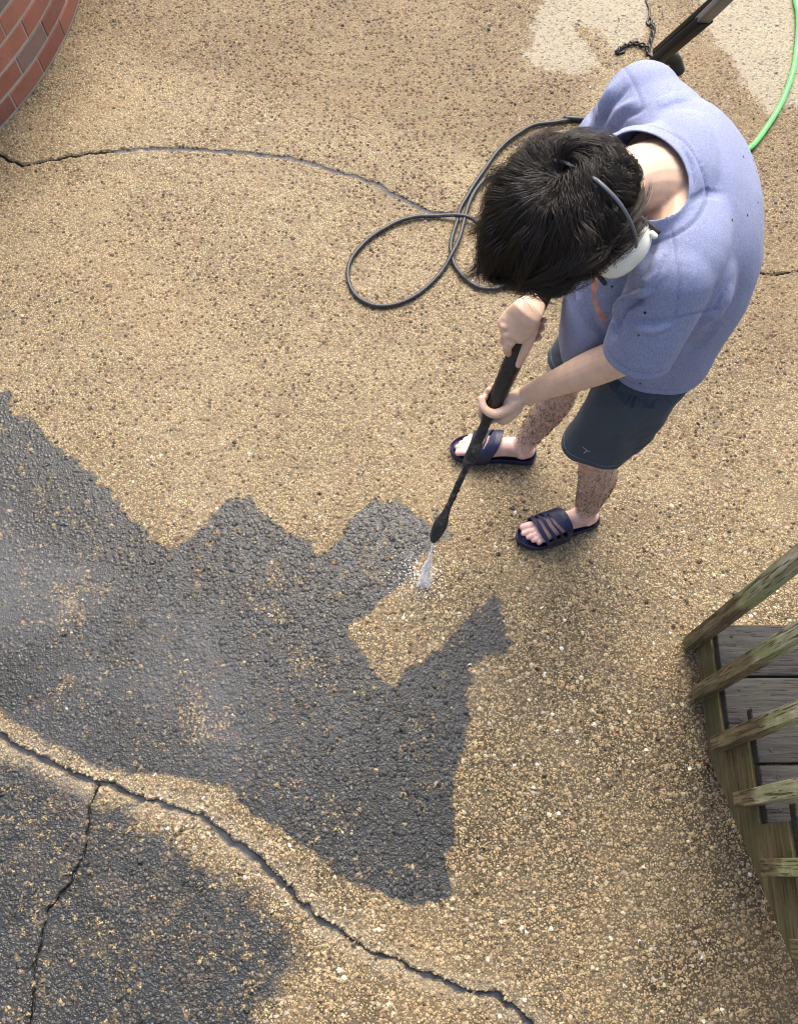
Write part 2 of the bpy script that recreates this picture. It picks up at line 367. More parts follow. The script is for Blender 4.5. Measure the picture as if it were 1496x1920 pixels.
    g1 = m.math('MULTIPLY', g1, m.math('SUBTRACT', 1.0, m.math('MULTIPLY', m.map(m.math('SUBTRACT', m.math('MULTIPLY', worn, .48), r2[1]), -.05, .05), .8)))
    g2sd = m.math('ADD', m.attr('grime_b'), m.math('MULTIPLY', m.math('SUBTRACT', n20, .5), .16))
    g2 = m.math('MULTIPLY', m.map(g2sd, .03, -.035), m.map(n20, .45, .75, 1.0, .78))
    keep = m.map(r1[2], .84, .90, 1.0, .12)                          # hard pale pebbles the grime does not stick to
    g2 = m.math('MULTIPLY', g2, keep)
    g1 = m.math('MULTIPLY', g1, m.map(r1[2], .955, .975, 1.0, .25))
    gr = m.math('MAXIMUM', g1, g2)
    gr = m.math('MAXIMUM', gr, m.math('MULTIPLY', m.map(m.math('ADD', m.attr('nozzle_patch'), m.math('MULTIPLY', m.math('SUBTRACT', fine, .5), .03)), .008, -.008), .75))
    dark = m.mix(m.math('MULTIPLY', stone1, .55), (.0065, .0095, .0120), m.mix(.90, tan, (.0135, .0190, .0240)))
    dark = m.mix(m.map(mid_n, .35, .7), dark, m.mix(.6, dark, (.019, .025, .031)))
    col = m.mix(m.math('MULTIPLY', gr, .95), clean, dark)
    # washed rim of the joint, its slurry floor, open cracks, sealant
    rim = m.math('MULTIPLY', m.map(m.attr('joint'), .055, .0), m.map(n20, .3, .6, .3, .75))
    col = m.mix(m.math('MULTIPLY', rim, .55), col, m.mix(.5, clean, (.45, .41, .33)))
    jm = m.map(m.attr('joint'), -.0005, -.004); col = m.mix(jm, col, m.mix(m.map(n20, .35, .65), (.009, .010, .012), (.040, .045, .052)))
    cm = m.map(m.attr('crack'), .0004, -.0016); col = m.mix(cm, col, (.010, .009, .008))
    sm = m.map(m.attr('seal'), .001, -.002); col = m.mix(m.math('MULTIPLY', sm, m.map(fine, .3, .5, .5, 1.0)), col, (.055, .058, .066))
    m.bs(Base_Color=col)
    rough = m.map(gr, 0, 1, .62, .34); rough = m.math('ADD', rough, m.math('MULTIPLY', m.math('SUBTRACT', r2[2], .5), .22))
    rough = m.n('Mix', {0: jm, 2: rough, 3: .32}).outputs[0]
    m.bs(Roughness=rough); m.bs(**{'Specular_IOR_Level': m.map(gr, 0, 1, .30, .42)})
    flat = m.math('SUBTRACT', 1.0, m.math('MAXIMUM', m.math('MAXIMUM', jm, cm), m.math('MULTIPLY', sm, .7)))
    h = m.math('ADD', m.math('MULTIPLY', m.math('MULTIPLY', dome1, m.map(r1[2], 0, 1, .55, 1.0)), .0046), m.math('ADD', m.math('MULTIPLY', dome2, .0013), m.math('MULTIPLY', domeb, .0052)))
    h = m.math('ADD', h, m.math('MULTIPLY', fine, .0012))
    h = m.math('MULTIPLY', m.math('MULTIPLY', h, flat), coarse)
    h = m.math('MULTIPLY', h, m.map(gr, 0, 1, 1.85, 1.0))
    dn = m.n('Displacement', {'Height': h, 'Midlevel': 0.0, 'Scale': 1.0})
    m.t.links.new(dn.outputs[0], m.out.inputs['Displacement']); m.m.displacement_method = 'BOTH'
    return m.m
link('driveway', me, aggregate_material(), label='exposed aggregate concrete driveway half washed from black grime to tan', cat='driveway', kind='structure')

# ================================================================ MATERIALS
def plain(name, col, rough=.5, bump=None, spec=.5, var=.25, vs=40, **k):
    m = Mat(name); c = m.coord(); n = m.noise(c, vs, 4, .6)
    m.bs(Base_Color=m.mix(m.map(n, .3, .7, 0, 1), tuple(x * (1 - var) for x in col), tuple(min(1, x * (1 + var)) for x in col)), Roughness=m.math('ADD', rough - .08, m.math('MULTIPLY', n, .16)))
    m.bs(**{'Specular_IOR_Level': spec}, **k)
    if bump: m.bump(m.noise(c, bump[0], 3, .6), bump[1])
    return m.m
def brick_mats():
    out = []
    m = Mat('red_brick'); c = m.coord(); n = m.noise(c, 9, 3); f = m.noise(c, 160, 4, .7)
    pick = m.rgb(m.vor(m.coord(), 3.1).outputs['Color'])[0]
    at = m.attr('tone')
    col = m.ramp(at, [(0, (.27, .095, .062)), (.35, (.36, .135, .085)), (.6, (.43, .175, .11)), (.86, (.30, .125, .09)), (.93, (.22, .185, .16)), (1, (.24, .20, .17))])
    col = m.mix(m.map(n, .4, .7, 0, .5), col, m.mix(.5, col, (.15, .07, .05)))
    col = m.mix(m.map(f, .50, .70, 0, .6), col, (.12, .07, .05)); col = m.mix(m.map(m.noise(c, 22, 5, .7), .52, .68, 0, .55), col, (.20, .16, .13))
    m.bs(Base_Color=col, Roughness=.8); m.bump(f, .0015); out.append(m.m)
    m = Mat('mortar'); c = m.coord(); f = m.noise(c, 130, 4, .7)
    m.bs(Base_Color=m.mix(f, (.30, .28, .24), (.56, .53, .46)), Roughness=.9); m.bump(f, .002); out.append(m.m)
    return out
def wood(name, c0, c1, algae, grain_scale, lower=None):
    m = Mat(name); c = m.coord(grain_scale); w = m.coord()
    g = m.noise(c, 1, 5, .65, .4); g2 = m.noise(c, 3.1, 3, .6)
    col = m.mix(m.map(g, .3, .7), c0, c1)
    crackl = m.map(g2, .60, .70); col = m.mix(m.math('MULTIPLY', crackl, .75), col, tuple(x * .22 for x in c0))
    a = m.noise(w, 7, 5, .65); fine = m.noise(w, 60, 3)
    am = m.map(m.math('ADD', a, m.math('MULTIPLY', m.math('SUBTRACT', fine, .5), .25)), .42, .62)
    col = m.mix(m.math('MULTIPLY', am, algae[1]), col, algae[0])
    m.bs(**{'Specular_IOR_Level': .22})
    m.bs(Base_Color=col, Roughness=m.map(g, .3, .7, .55, .8)); m.bump(m.math('SUBTRACT', m.math('ADD', g, m.math('MULTIPLY', fine, .25)), m.math('MULTIPLY', crackl, .5)), .0025)
    return m.m
def baluster_mat():
    m = Mat('weathered_baluster'); c = m.coord((95, 95, 5)); w = m.coord()
    g = m.noise(c, 1, 5, .65, .3); g2 = m.noise(c, 2.3, 3); a = m.noise(w, 11, 5, .65); fine = m.noise(w, 90, 4)
    up = m.attr('up')                                                   # height above the change from brown to pale
    e = m.math('ADD', up, m.math('MULTIPLY', m.math('SUBTRACT', a, .5), .14))
    brown = m.mix(m.map(g, .35, .65), (.075, .055, .025), (.25, .19, .10)); pale = m.mix(m.map(g, .35, .65), (.27, .25, .15), (.60, .56, .40))
    brown = m.mix(m.math('MULTIPLY', m.map(a, .45, .65), .5), brown, (.10, .105, .035)); col = m.mix(m.map(e, -.03, .03), brown, pale)
    green = m.mix(fine, (.13, .155, .045), (.37, .39, .16))
    band = m.math('MULTIPLY', m.map(e, -.05, .03), m.map(e, .40, .10))
    col = m.mix(m.math('MULTIPLY', band, m.map(a, .36, .6, .15, .85)), col, green)
    col = m.mix(m.map(g2, .57, .66, 0, .8), col, (.03, .024, .014)); col = m.mix(m.map(fine, .66, .72, 0, .7), col, (.025, .025, .015))
    m.bs(Base_Color=col, Roughness=.72); m.bump(m.math('ADD', g, m.math('MULTIPLY', m.map(g2, .57, .67), -.8)), .005)
    return m.m
def skin_mat():
    m = Mat('skin'); c = m.coord(); z = m.sep(c)[2]; n = m.noise(c, 30, 4, .6); f = m.noise(c, 420, 3, .6)
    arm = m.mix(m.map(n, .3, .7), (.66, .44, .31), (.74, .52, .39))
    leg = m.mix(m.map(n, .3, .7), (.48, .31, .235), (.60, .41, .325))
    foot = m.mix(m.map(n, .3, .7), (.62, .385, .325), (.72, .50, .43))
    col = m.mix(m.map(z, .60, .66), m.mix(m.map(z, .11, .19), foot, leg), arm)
    pink = m.attr('pink'); col = m.mix(m.math('MULTIPLY', pink, .55), col, (.66, .33, .28))
    nail = m.attr('nail'); col = m.mix(m.math('MULTIPLY', nail, .8), col, (.76, .43, .41))
    # mud flecks thrown up by the washer
    v = m.vor(c, 72); vr = m.rgb(v.outputs['Color']); v2 = m.vor(c, 170); vr2 = m.rgb(v2.outputs['Color'])
    low = m.map(z, .60, .70, 1, 0)
    dens = m.n('Mix', {0: low, 2: .955, 3: .72}).outputs[0]
    mud = m.math('MULTIPLY', m.math('GREATER_THAN', vr[0], dens), m.map(v.outputs['Distance'], .17, .09))
    dens2 = m.n('Mix', {0: low, 2: .975, 3: .84}).outputs[0]
    mud2 = m.math('MULTIPLY', m.math('GREATER_THAN', vr2[0], dens2), m.map(v2.outputs['Distance'], .26, .14))
    col = m.mix(m.math('MULTIPLY', m.math('MAXIMUM', mud, mud2), .85), col, (.035, .027, .022))
    m.bs(Base_Color=col, Roughness=m.map(n, .3, .7, .42, .56)); m.bs(**{'Subsurface_Weight': .12, 'Subsurface_Radius': (.010, .004, .002), 'Specular_IOR_Level': .4})
    m.b.inputs['Subsurface Scale'].default_value = .6
    m.bump(m.math('ADD', f, m.math('MULTIPLY', n, .6)), .0006); return m.m
def cloth_mat(name, c0, c1, weave, fuzz=.25, specks=False, streak=None):
    m = Mat(name); c = m.coord(); s = m.coord(streak or (1, 1, 1))
    n = m.noise(s, weave, 3, .7); b = m.noise(c, 6, 3)
    col = m.mix(m.map(n, .32, .68), c0, c1); col = m.mix(m.map(b, .35, .65, 0, .35), col, m.mix(.5, col, c0))
    if specks:
        v = m.vor(c, 26); vr = m.rgb(v.outputs['Color'])
        col = m.mix(m.math('MULTIPLY', m.math('GREATER_THAN', vr[0], .74), m.map(v.outputs['Distance'], .105, .06)), col, (.02, .02, .022))
    m.bs(Base_Color=col, Roughness=.9); m.bs(**{'Sheen_Weight': fuzz, 'Specular_IOR_Level': .15})
    m.b.inputs['Sheen Roughness'].default_value = .5
    m.bump(n, .0007); return m.m
def speckled_plastic(name, col, rough, dirt=(.16, .135, .10), amount=.62):
    m = Mat(name); c = m.coord(); n = m.noise(c, 120, 4, .7); b = m.noise(c, 25, 3)
    k = m.map(m.math('ADD', n, m.math('MULTIPLY', m.math('SUBTRACT', b, .5), .5)), amount, amount + .14)
    m.bs(Base_Color=m.mix(m.math('MULTIPLY', k, .7), col, dirt), Roughness=m.math('ADD', rough, m.math('MULTIPLY', k, .3))); m.bump(n, .0006); return m.m
M_skin = skin_mat()
M_shirt = cloth_mat('heather_blue_jersey', (.185, .213, .350), (.295, .333, .490), 420, .05, True, (1, 1, .30))
def darken_seams(mat, seam_col):
    t = mat.node_tree; b = t.nodes['Principled BSDF']; m = Mat.__new__(Mat); m.m, m.t, m.b = mat, t, b
    old = b.inputs['Base Color'].links[0].from_socket; seam = m.attr('seam')
    m.set(b.inputs['Base Color'], m.mix(m.math('MULTIPLY', seam, .5), old, seam_col))  # thread tone and groove shade painted along the seams
darken_seams(M_shirt, (.085, .10, .21))
M_shorts = cloth_mat('charcoal_shorts_cloth', (.045, .056, .066), (.076, .091, .105), 500, .05)
M_stitch = plain('grey_thread', (.16, .19, .22), .8)
M_black = plain('black_plastic', (.012, .012, .013), .42, (300, .0004))
M_blackm = speckled_plastic('muddy_black_rubber', (.012, .013, .014), .5)
M_muddy = speckled_plastic('muddy_black_foam', (.014, .015, .016), .62, (.13, .12, .105), .5)
M_handle = plain('black_painted_tube', (.012, .012, .014), .62, (200, .0004), spec=.2)
M_hose = speckled_plastic('black_rubber_hose', (.020, .024, .030), .45, (.12, .13, .14), .56)
M_green = plain('green_hose_vinyl', (.10, .62, .13), .4, (200, .0003), var=.12)
M_navy = plain('navy_foam', (.006, .008, .038), .38, (350, .0005), var=.3)
M_navyin = plain('navy_footbed', (.012, .015, .06), .6, (250, .0008), var=.3)
M_white = plain('off_white_shell', (.74, .75, .66), .35, (60, .0003), var=.06)
M_band = plain('grey_headband', (.075, .09, .11), .4, var=.15)
M_wire = plain('steel_wire', (.32, .30, .26), .35, Metallic=.8)
M_hair = None

# ================================================================ BRICK PLANTER
def brick_planter():
    cx, cy, Rw = -3.03, 3.55, 1.70
    t = empty('brick_planter', 'curved red brick wall with grey mortar rising at the edge of the driveway', 'brick wall', (cx, cy, 0))
    mb = MB(); tone = []; wall = MB()
    course, bh, L = .083, .072, .205
    a0, a1 = R(-95), R(60)
    th = np.linspace(a0, a1, 140)
    def arc(r, z): return [(r * math.cos(a), r * math.sin(a), z) for a in th]
    n = len(th); H = course * 6 + .012
    V = arc(Rw - .0035, 0) + arc(Rw - .0035, H) + arc(Rw - .2, H) + arc(Rw - .2, 0); F = []
    for k in range(4):
        for i in range(n - 1):
            a, b = k * n + i, ((k + 1) % 4) * n + i; F.append((a, a + 1, b + 1, b))
    F += [(0, n, 2 * n, 3 * n), (4 * n - 1, 3 * n - 1, 2 * n - 1, n - 1)]
    wall.add(V, F)
    r2 = random.Random(3)
    for k in range(6):
        z0 = .012 + k * course; off = (k % 2) * .5 + r2.uniform(-.04, .04)
        nb = int((a1 - a0) * Rw / L)
        for i in range(nb):
            b0 = a0 + (i + off) * L / Rw + .0; b1 = b0 + (L - .011) / Rw
            if b1 > a1: continue
            pr = r2.uniform(-.0015, .0015); tn = r2.random() if r2.random() > .03 else .97
            V = []
            for a in np.linspace(b0, b1, 4):
                for (r, z) in ((Rw - .12, z0), (Rw + pr - .002, z0), (Rw + pr, z0 + .003), (Rw + pr, z0 + bh - .003), (Rw + pr - .002, z0 + bh), (Rw - .12, z0 + bh)):
                    V.append((r * math.cos(a), r * math.sin(a), z + r2.uniform(-.0008, .0008)))
            F = []
            for s in range(3):
                for j in range(6):
                    q, w = s * 6 + j, s * 6 + (j + 1) % 6; F.append((q, q + 6, w + 6, w))
            F += [(5, 4, 3, 2, 1, 0), tuple(18 + j for j in range(6))]
            mb.add(V, F); tone += [tn] * len(V)
    mb_m, mo_m = brick_mats()
    o = mb.build('brickwork', mb_m, t, smooth=False); at = o.data.attributes.new('tone', 'FLOAT', 'POINT'); at.data.foreach_set('value', tone)
    wall.build('mortar_core', mo_m, t, smooth=False)
    cp = MB(); V = []
    prof = [(Rw + .03, H), (Rw + .03, H + .05), (Rw - .23, H + .05), (Rw - .23, H)]
    for r, z in prof: V += [(r * math.cos(a), r * math.sin(a), z + .001) for a in th]
    F = []
    for k in range(4):
        for i in range(n - 1):
            a, b = k * n + i, ((k + 1) % 4) * n + i; F.append((a, a + 1, b + 1, b))
    F += [(0, n, 2 * n, 3 * n), (4 * n - 1, 3 * n - 1, 2 * n - 1, n - 1)]
    cp.add(V, F); cp.build('coping', plain('pale_stone', (.5, .45, .36), .8, (60, .002)), t, smooth=False)
brick_planter()

# ================================================================ WOODEN STAIRS
def stairs():
    t = empty('wooden_stairs', 'weathered wooden deck stairs with grey treads and green algae on the square balusters', 'stairs', (.93, .3, 0))
    L0 = A(.93, .3, 0)
    def place(o): o.matrix_parent_inverse = Vector() and o.matrix_parent_inverse
    xo = .912
    treads = [(.18, .364, .668), (.36, .112, .40), (.54, -.14, .15), (.72, -.39, -.10), (.90, -.64, -.35)]
    # stringer: sawtooth plank 38 mm thick
    prof = [(.66, .003), (.315, .003), (-.19, .405), (-.75, .85), (-.75, 1.03)]
    top = []
    for z, y0, y1 in reversed(treads):
        top += [(y0 - .0, z - .04)] if not top else []
        top += [(y0, z - .04), (min(y1, .66) - .038 if z > .2 else .66, z - .04)]
    prof += [(-.64, .861)] + top[1:]
    for k, xx in enumerate((xo, 2.0)):
        V = [(xx, y, z) for y, z in prof] + [(xx + .038, y, z) for y, z in prof]; n = len(prof)
        F = [tuple(range(n)), tuple(range(2 * n - 1, n - 1, -1))] + [(i, i + n, (i + 1) % n + n, (i + 1) % n) for i in range(n)]
        bm = bmesh.new(); vs = [bm.verts.new(Vector(v) - Vector(L0)) for v in V]
        for f in F:
            bm.faces.new([vs[i] for i in f])
        bmesh.ops.recalc_face_normals(bm, faces=bm.faces); bmesh.ops.triangulate(bm, faces=[f for f in bm.faces if len(f.verts) > 4])
        me = bpy.data.meshes.new('stringer'); bm.to_mesh(me); bm.free()
        link('stringer', me, W_str, t)
    for z, y0, y1 in treads:
        mb = MB(); w = (y1 - y0 - .005) / 2
        for k in range(2):
            yc = y0 + w / 2 + k * (w + .005)
            mb.box(A(1.495, yc, z - .019 + random.uniform(-.001, .001)) - L0, (EX, EY, EZ), (.576, w / 2, .019), .004)
        for k in range(2):
            for q in range(2):
                yc = y0 + w / 2 + k * (w + .005) + (q - .5) * w * .55
                mb.ell(A(.955 + .006 * q, yc, z + .0006) - L0, (EX, EY, EZ), (.005, .005, .0012), 8, 6)
        mb.build('tread', W_tread, t)
    corners = [(1271, 1205), (1293, 1292), (1329, 1385), (1373, 1489), (1422, 1614), (1477, 1764), (1533, 1930)]
    xl = .873
    for i, (px, py) in enumerate(corners):
        r = P(px, py, 0); h = CAM_H * (1 - xl / r[0]); y = r[1] * (CAM_H - h) / CAM_H
        s = .0195; h = max(h, .012)
        z1 = h + 1.0 + (.12 if i == 0 else 0)
        mb = MB(); mb.box(A(xl + s, y - s + .004, (h + z1) / 2) - L0, (EX, EY, EZ), (s, s, (z1 - h) / 2), .002)
        # nail head
        mb.ell(A(xl - .0004, y - s + .004 + random.uniform(-.005, .005), h + .05) - L0, (EX, EY, EZ), (.0015, .0045, .0045), 8, 6)
        V = np.array(mb.V); o = mb.build('baluster', W_bal, t, smooth=False)
        # subdivide lengthwise so that the brown-to-pale attribute follows the post
        bm = bmesh.new(); bm.from_mesh(o.data)
        for k in range(1, 24):
            zz = h - L0[2] + (z1 - h) * (k / 24) ** 1.6
            bmesh.ops.bisect_plane(bm, geom=bm.verts[:] + bm.edges[:] + bm.faces[:], plane_co=(0, 0, zz), plane_no=(0, 0, 1))
        for v in bm.verts:
            q = v.co.z; v.co.x += .0004 * math.sin(q * 23 + i * 2.1) + .0012 * math.sin(q * 5 + i); v.co.y += .0004 * math.sin(q * 19 + i * 1.3)
        bm.to_mesh(o.data); bm.free()
        at = o.data.attributes.new('up', 'FLOAT', 'POINT'); at.data.foreach_set('value', [v.co.z - (.50, .54, .56, .42, .52, .60, .66)[i] for v in o.data.vertices])
    hb = MB(); y0, y1 = .66, -.55; hb.tube([A(.905, y0, 1.10) - L0, A(.905, y1, 1.86) - L0], [(.045, .02)] * 2, 4, EX, 1, False)
    hb.build('handrail', W_str, t, smooth=False)
W_str = wood('stringer_wood', (.060, .050, .024), (.190, .155, .080), ((.075, .082, .032), .55), (12, 5, 60))
W_tread = wood('grey_tread_wood', (.006, .006, .007), (.060, .057, .056), ((.035, .04, .03), .35), (5, 95, 60))
W_bal = baluster_mat()
stairs()

# ================================================================ HOSES, CORD, WASHER
C6 = lambda p: crop(p, 3.74, 600, 200)
C8 = lambda p: crop(p, 3.016, 1000, 0)
def gpts(px, z): return [P(x, y, z) for x, y in px]
def hoses():
    r = .0078
    a = [(1250, 265), (1170, 235), (1120, 226), (1085, 222)] + C6([(1650, 108), (1496, 130), (1380, 195), (1300, 255), (1225, 335), (1160, 430), (1090, 530), (1030, 630), (980, 720), (960, 800), (935, 880), (918, 950), (918, 1010), (935, 1090), (970, 1150), (1030, 1215), (1110, 1265), (1190, 1277), (1270, 1265), (1380, 1220), (1470, 1120), (1500, 950), (1470, 740), (1400, 560), (1310, 480), (1205, 485), (1150, 520), (1090, 590), (1050, 670), (1020, 760), (1000, 840), (975, 930), (930, 1030), (870, 1130), (790, 1225), (690, 1310), (590, 1365), (480, 1395), (370, 1390), (270, 1340), (215, 1265), (195, 1180), (210, 1090), (260, 1010), (350, 920), (450, 855), (560, 800), (680, 770), (820, 765), (940, 770), (1040, 785), (1120, 825), (1230, 880)])
    pts = []; n = len(a)
    for i, (x, y) in enumerate(a):
        z = r + .004
        pts.append(P(x, y, z))
    pts = np.array(pts)
    # lift where the hose crosses over itself
    for i in range(30, n):
        d = np.linalg.norm(pts[:i - 4, :2] - pts[i, :2], axis=1).min()
        pts[i, 2] += .015 * max(0, 1 - d / .05)
    top = WAND_TOP
    e = pts[-1]
    extra = [P(975, 445, .02), P(1020, 455, .10), P(1070, 440, .35), P(1095, 425, .70), P(1075, 455, .98), top + A(.012, .03, .03), top]
    pts = np.vstack([pts, extra])
    mb = MB(); mb.tube(pts, r, 10, EZ, 6); h = link('pressure_hose', mesh_from('pressure_hose', mb.V, mb.F), M_hose, None, 'black high pressure hose looped on the driveway beside the person', 'hose')
    mb = MB(); q = gpts([(1094, 224), (1078, 221), (1062, 222)], r + .004)
    for k in range(12):
        p = q[0] + (q[2] - q[0]) * k / 11; tdir = nrm(q[2] - q[0]); mb.tube([p - tdir * .002, p + tdir * .002], r * 1.55, 10, EZ, 1)
    mb.build('strain_relief', M_black, h)
    g = C8([(1470, -300), (1476, -120), (1480, 0), (1492, 60), (1496, 130), (1490, 240), (1470, 380), (1430, 510), (1380, 620), (1310, 730), (1250, 810), (1195, 855), (1120, 890), (1040, 860)])
    mb = MB(); mb.tube(gpts(g, .016), .0105, 12, EZ, 6)
    link('garden_hose', mesh_from('garden_hose', mb.V, mb.F), M_green, None, 'bright green garden hose curving over the driveway at the top right', 'hose')
    # bundled black mains cord
    mb = MB(); zc = .008
    def twist(px, turns, rr=.006, r=.0045):
        c = cr(np.array(gpts(px, zc + rr)), 10); T = np.gradient(c, axis=0)
        L = np.r_[0, np.cumsum(np.linalg.norm(np.diff(c, axis=0), axis=1))]; L /= L[-1]
        for s in (0, math.pi):
            pp = []
            for p, t, l in zip(c, T, L):
                t = nrm(t); u = nrm(np.cross(t, EZ)); a = s + turns * 2 * math.pi * l
                pp.append(p + rr * (u * math.cos(a) + EZ * math.sin(a)))
            mb.tube(pp, r, 8, EZ, 2)
    twist([(1156, 97), (1166, 88), (1185, 81), (1203, 84), (1216, 92)], 3.0)
    twist([(1222, 44), (1224, 58), (1219, 76), (1213, 100)], 2.2)
    mb.tube(gpts([(1200, -90), (1208, -30), (1211, 0), (1217, 18), (1215, 34), (1212, 42), (1217, 47), (1221, 38), (1217, 30)], zc), .0045, 8, EZ, 6)
    mb.tube(gpts([(1160, 92), (1154, 96), (1158, 100), (1170, 97)], zc), .0045, 8, EZ, 5)
    mb.tube(gpts([(1213, 100), (1230, 112), (1262, 140), (1290, 180)], zc), .0045, 8, EZ, 5)
    link('power_cord', mesh_from('power_cord', mb.V, mb.F), M_black, None, 'black electric cord tied in a twisted bundle on the pale concrete', 'cord')
def washer():
    base = A(.86, 1.98, 0)
    t = empty('pressure_washer', 'black pressure washer behind the person with its long handle sticking up', 'pressure washer', tuple(base)); b = base
    mb = MB()
    mb.box(A(0, -.03, .20), (EX, EY, EZ), (.13, .12, .15), .04); mb.box(A(0, -.04, .37), (EX, EY, EZ), (.10, .09, .03), .02); mb.build('body', M_black, t)
    for s in (-1, 1):
        w = MB(); w.tube([A(s * .15, .06, .09), A(s * .19, .06, .09)], .085, 24, EZ, 1); wo = w.build('wheel', M_black, t)
        w = MB(); w.tube([A(s * .188, .06, .09), A(s * .196, .06, .09)], .04, 16, EZ, 1); w.build('hub', M_band, wo)
    def bar(px, hs, rad, name, mat, up=(0, 0, 1)):
        m = MB(); m.tube([P(x, y, h) - b for (x, y), h in zip(px, hs)], rad, 8, up, 1, True, 5); return m.build(name, mat, t)
    def beam(p, q, w, hgt, mat):
        p, q = p - b, q - b; d_ = nrm(q - p); sd_ = nrm(np.cross(d_, EZ)); m_ = MB(); m_.box((p + q) / 2, (d_, sd_, np.cross(sd_, d_)), (np.linalg.norm(q - p) / 2, w, hgt), .005); return m_.build('handle_bar', mat, t)
    beam(P(1221, 122, .22), P(1322, 36, .60), .027, .014, M_handle)
    beam(b + A(.02, .08, .28), P(1224, 120, .23), .020, .012, M_handle)
    beam(P(1314, 40, .578), P(1440, -82, 1.02), .022, .013, M_band)
    beam(P(1228, 98, .22), P(1410, -64, .92), .013, .011, M_handle)
    bar([(1440, -80), (1410, -64)], (1.02, .92), [(.016, .016)] * 2, 'grip', M_black)
    m = MB(); q0, q1 = P(1246, 132, .03) - b, P(1268, 128, .03) - b
    m.tube([q0 + A(0, 0, .06), q0 * .4 + q1 * .6 + A(0, 0, .04), q1 + A(0, -.02, 0)], [(.03, .02), (.026, .02), (.03, .018)], 10, EZ, 4); m.build('foot', M_black, t)

# ================================================================ SPRAY WAND
def solve_wand(p_top, p_tip, py):
    lo, hi = 0.0, 1.0
    for _ in range(40):
        m = (lo + hi) / 2; y = PROJ(p_top + (p_tip - p_top) * m)[0][1]
        lo, hi = (m, hi) if y < py else (lo, m)
    return p_top + (p_tip - p_top) * (lo + hi) / 2
WAND_A = P(1021, 545, 1.0); WAND_N = P(813, 1012, .20)
wand_at = lambda py: solve_wand(WAND_A, WAND_N, py)
WD = nrm(WAND_N - WAND_A)
WAND_TOP = WAND_A - WD * .12 + A(.03, .02, .0)
def spray_wand():
    t = empty('spray_wand', 'black muddy pressure washer gun and lance held in both hands of the person', 'spray wand', tuple(WAND_N)); o = A(*WAND_N)
    side = nrm(np.cross(WD, EZ))
    def mk(name, rows, mat, seg=18, spow=2.4):
        m = MB(); m.tube([p - o for p, _ in rows], [r for _, r in rows], seg, side, 3, True, spow); return m.build(name, mat, t)
    mk('gun_body', [(WAND_TOP, (.017, .020)), (WAND_A - WD * .03 + A(.012, .01, 0), (.017, .021)), (WAND_A + WD * .06 + A(.004, .003, 0), (.0165, .021)), (wand_at(640), (.019, .022)), (wand_at(668), (.0215, .023)), (wand_at(690), (.0225, .024)), (wand_at(730), (.0215, .023)), (wand_at(765), (.0185, .021)), (wand_at(788), (.0145, .017))], M_black)
    m = MB(); a = wand_at(600) - o
    m.box(a + WD * .0 - nrm(np.cross(side, WD)) * .028, (WD, side, nrm(np.cross(WD, side))), (.05, .006, .005), .004); m.build('trigger', M_black, t)
    mk('collar', [(wand_at(672), (.0232, .0252)), (wand_at(690), (.0236, .0252))], M_black)
    mk('lance_sleeve', [(wand_at(784), .0135), (wand_at(820), .014), (wand_at(838), .017), (wand_at(862), .0165), (wand_at(872), .0115)], M_muddy, 14, 2)
    rows = [(wand_at(868), .0088), (wand_at(900), .0092), (wand_at(930), .0088), (wand_at(962), .0094)]
    mk('lance', rows, M_muddy, 14, 2)
    mk('nozzle', [(wand_at(955), .0095), (wand_at(967), .0135), (wand_at(978), .0195), (wand_at(992), .0200), (wand_at(1003), .0165), (wand_at(1010), .0125), (WAND_N, .0105)], M_muddy, 16, 2)
    # lumps of mud stuck on the foam
    m = MB()
    for k in range(90):
        py = random.uniform(845, 1008); p = wand_at(py); a = random.uniform(0, 6.28)
        rr = .0095 if py < 960 and py > 872 else (.016 if py < 872 else .0165)
        up = np.cross(side, WD); d = side * math.cos(a) + up * math.sin(a); s = random.uniform(.001, .0032)
        m.ell(p + d * rr - o, (WD, d, np.cross(WD, d)), (s * 1.5, s * .7, s), 7, 5)
    m.build('mud_clumps', plain('wet_mud', (.022, .019, .015), .5), t)
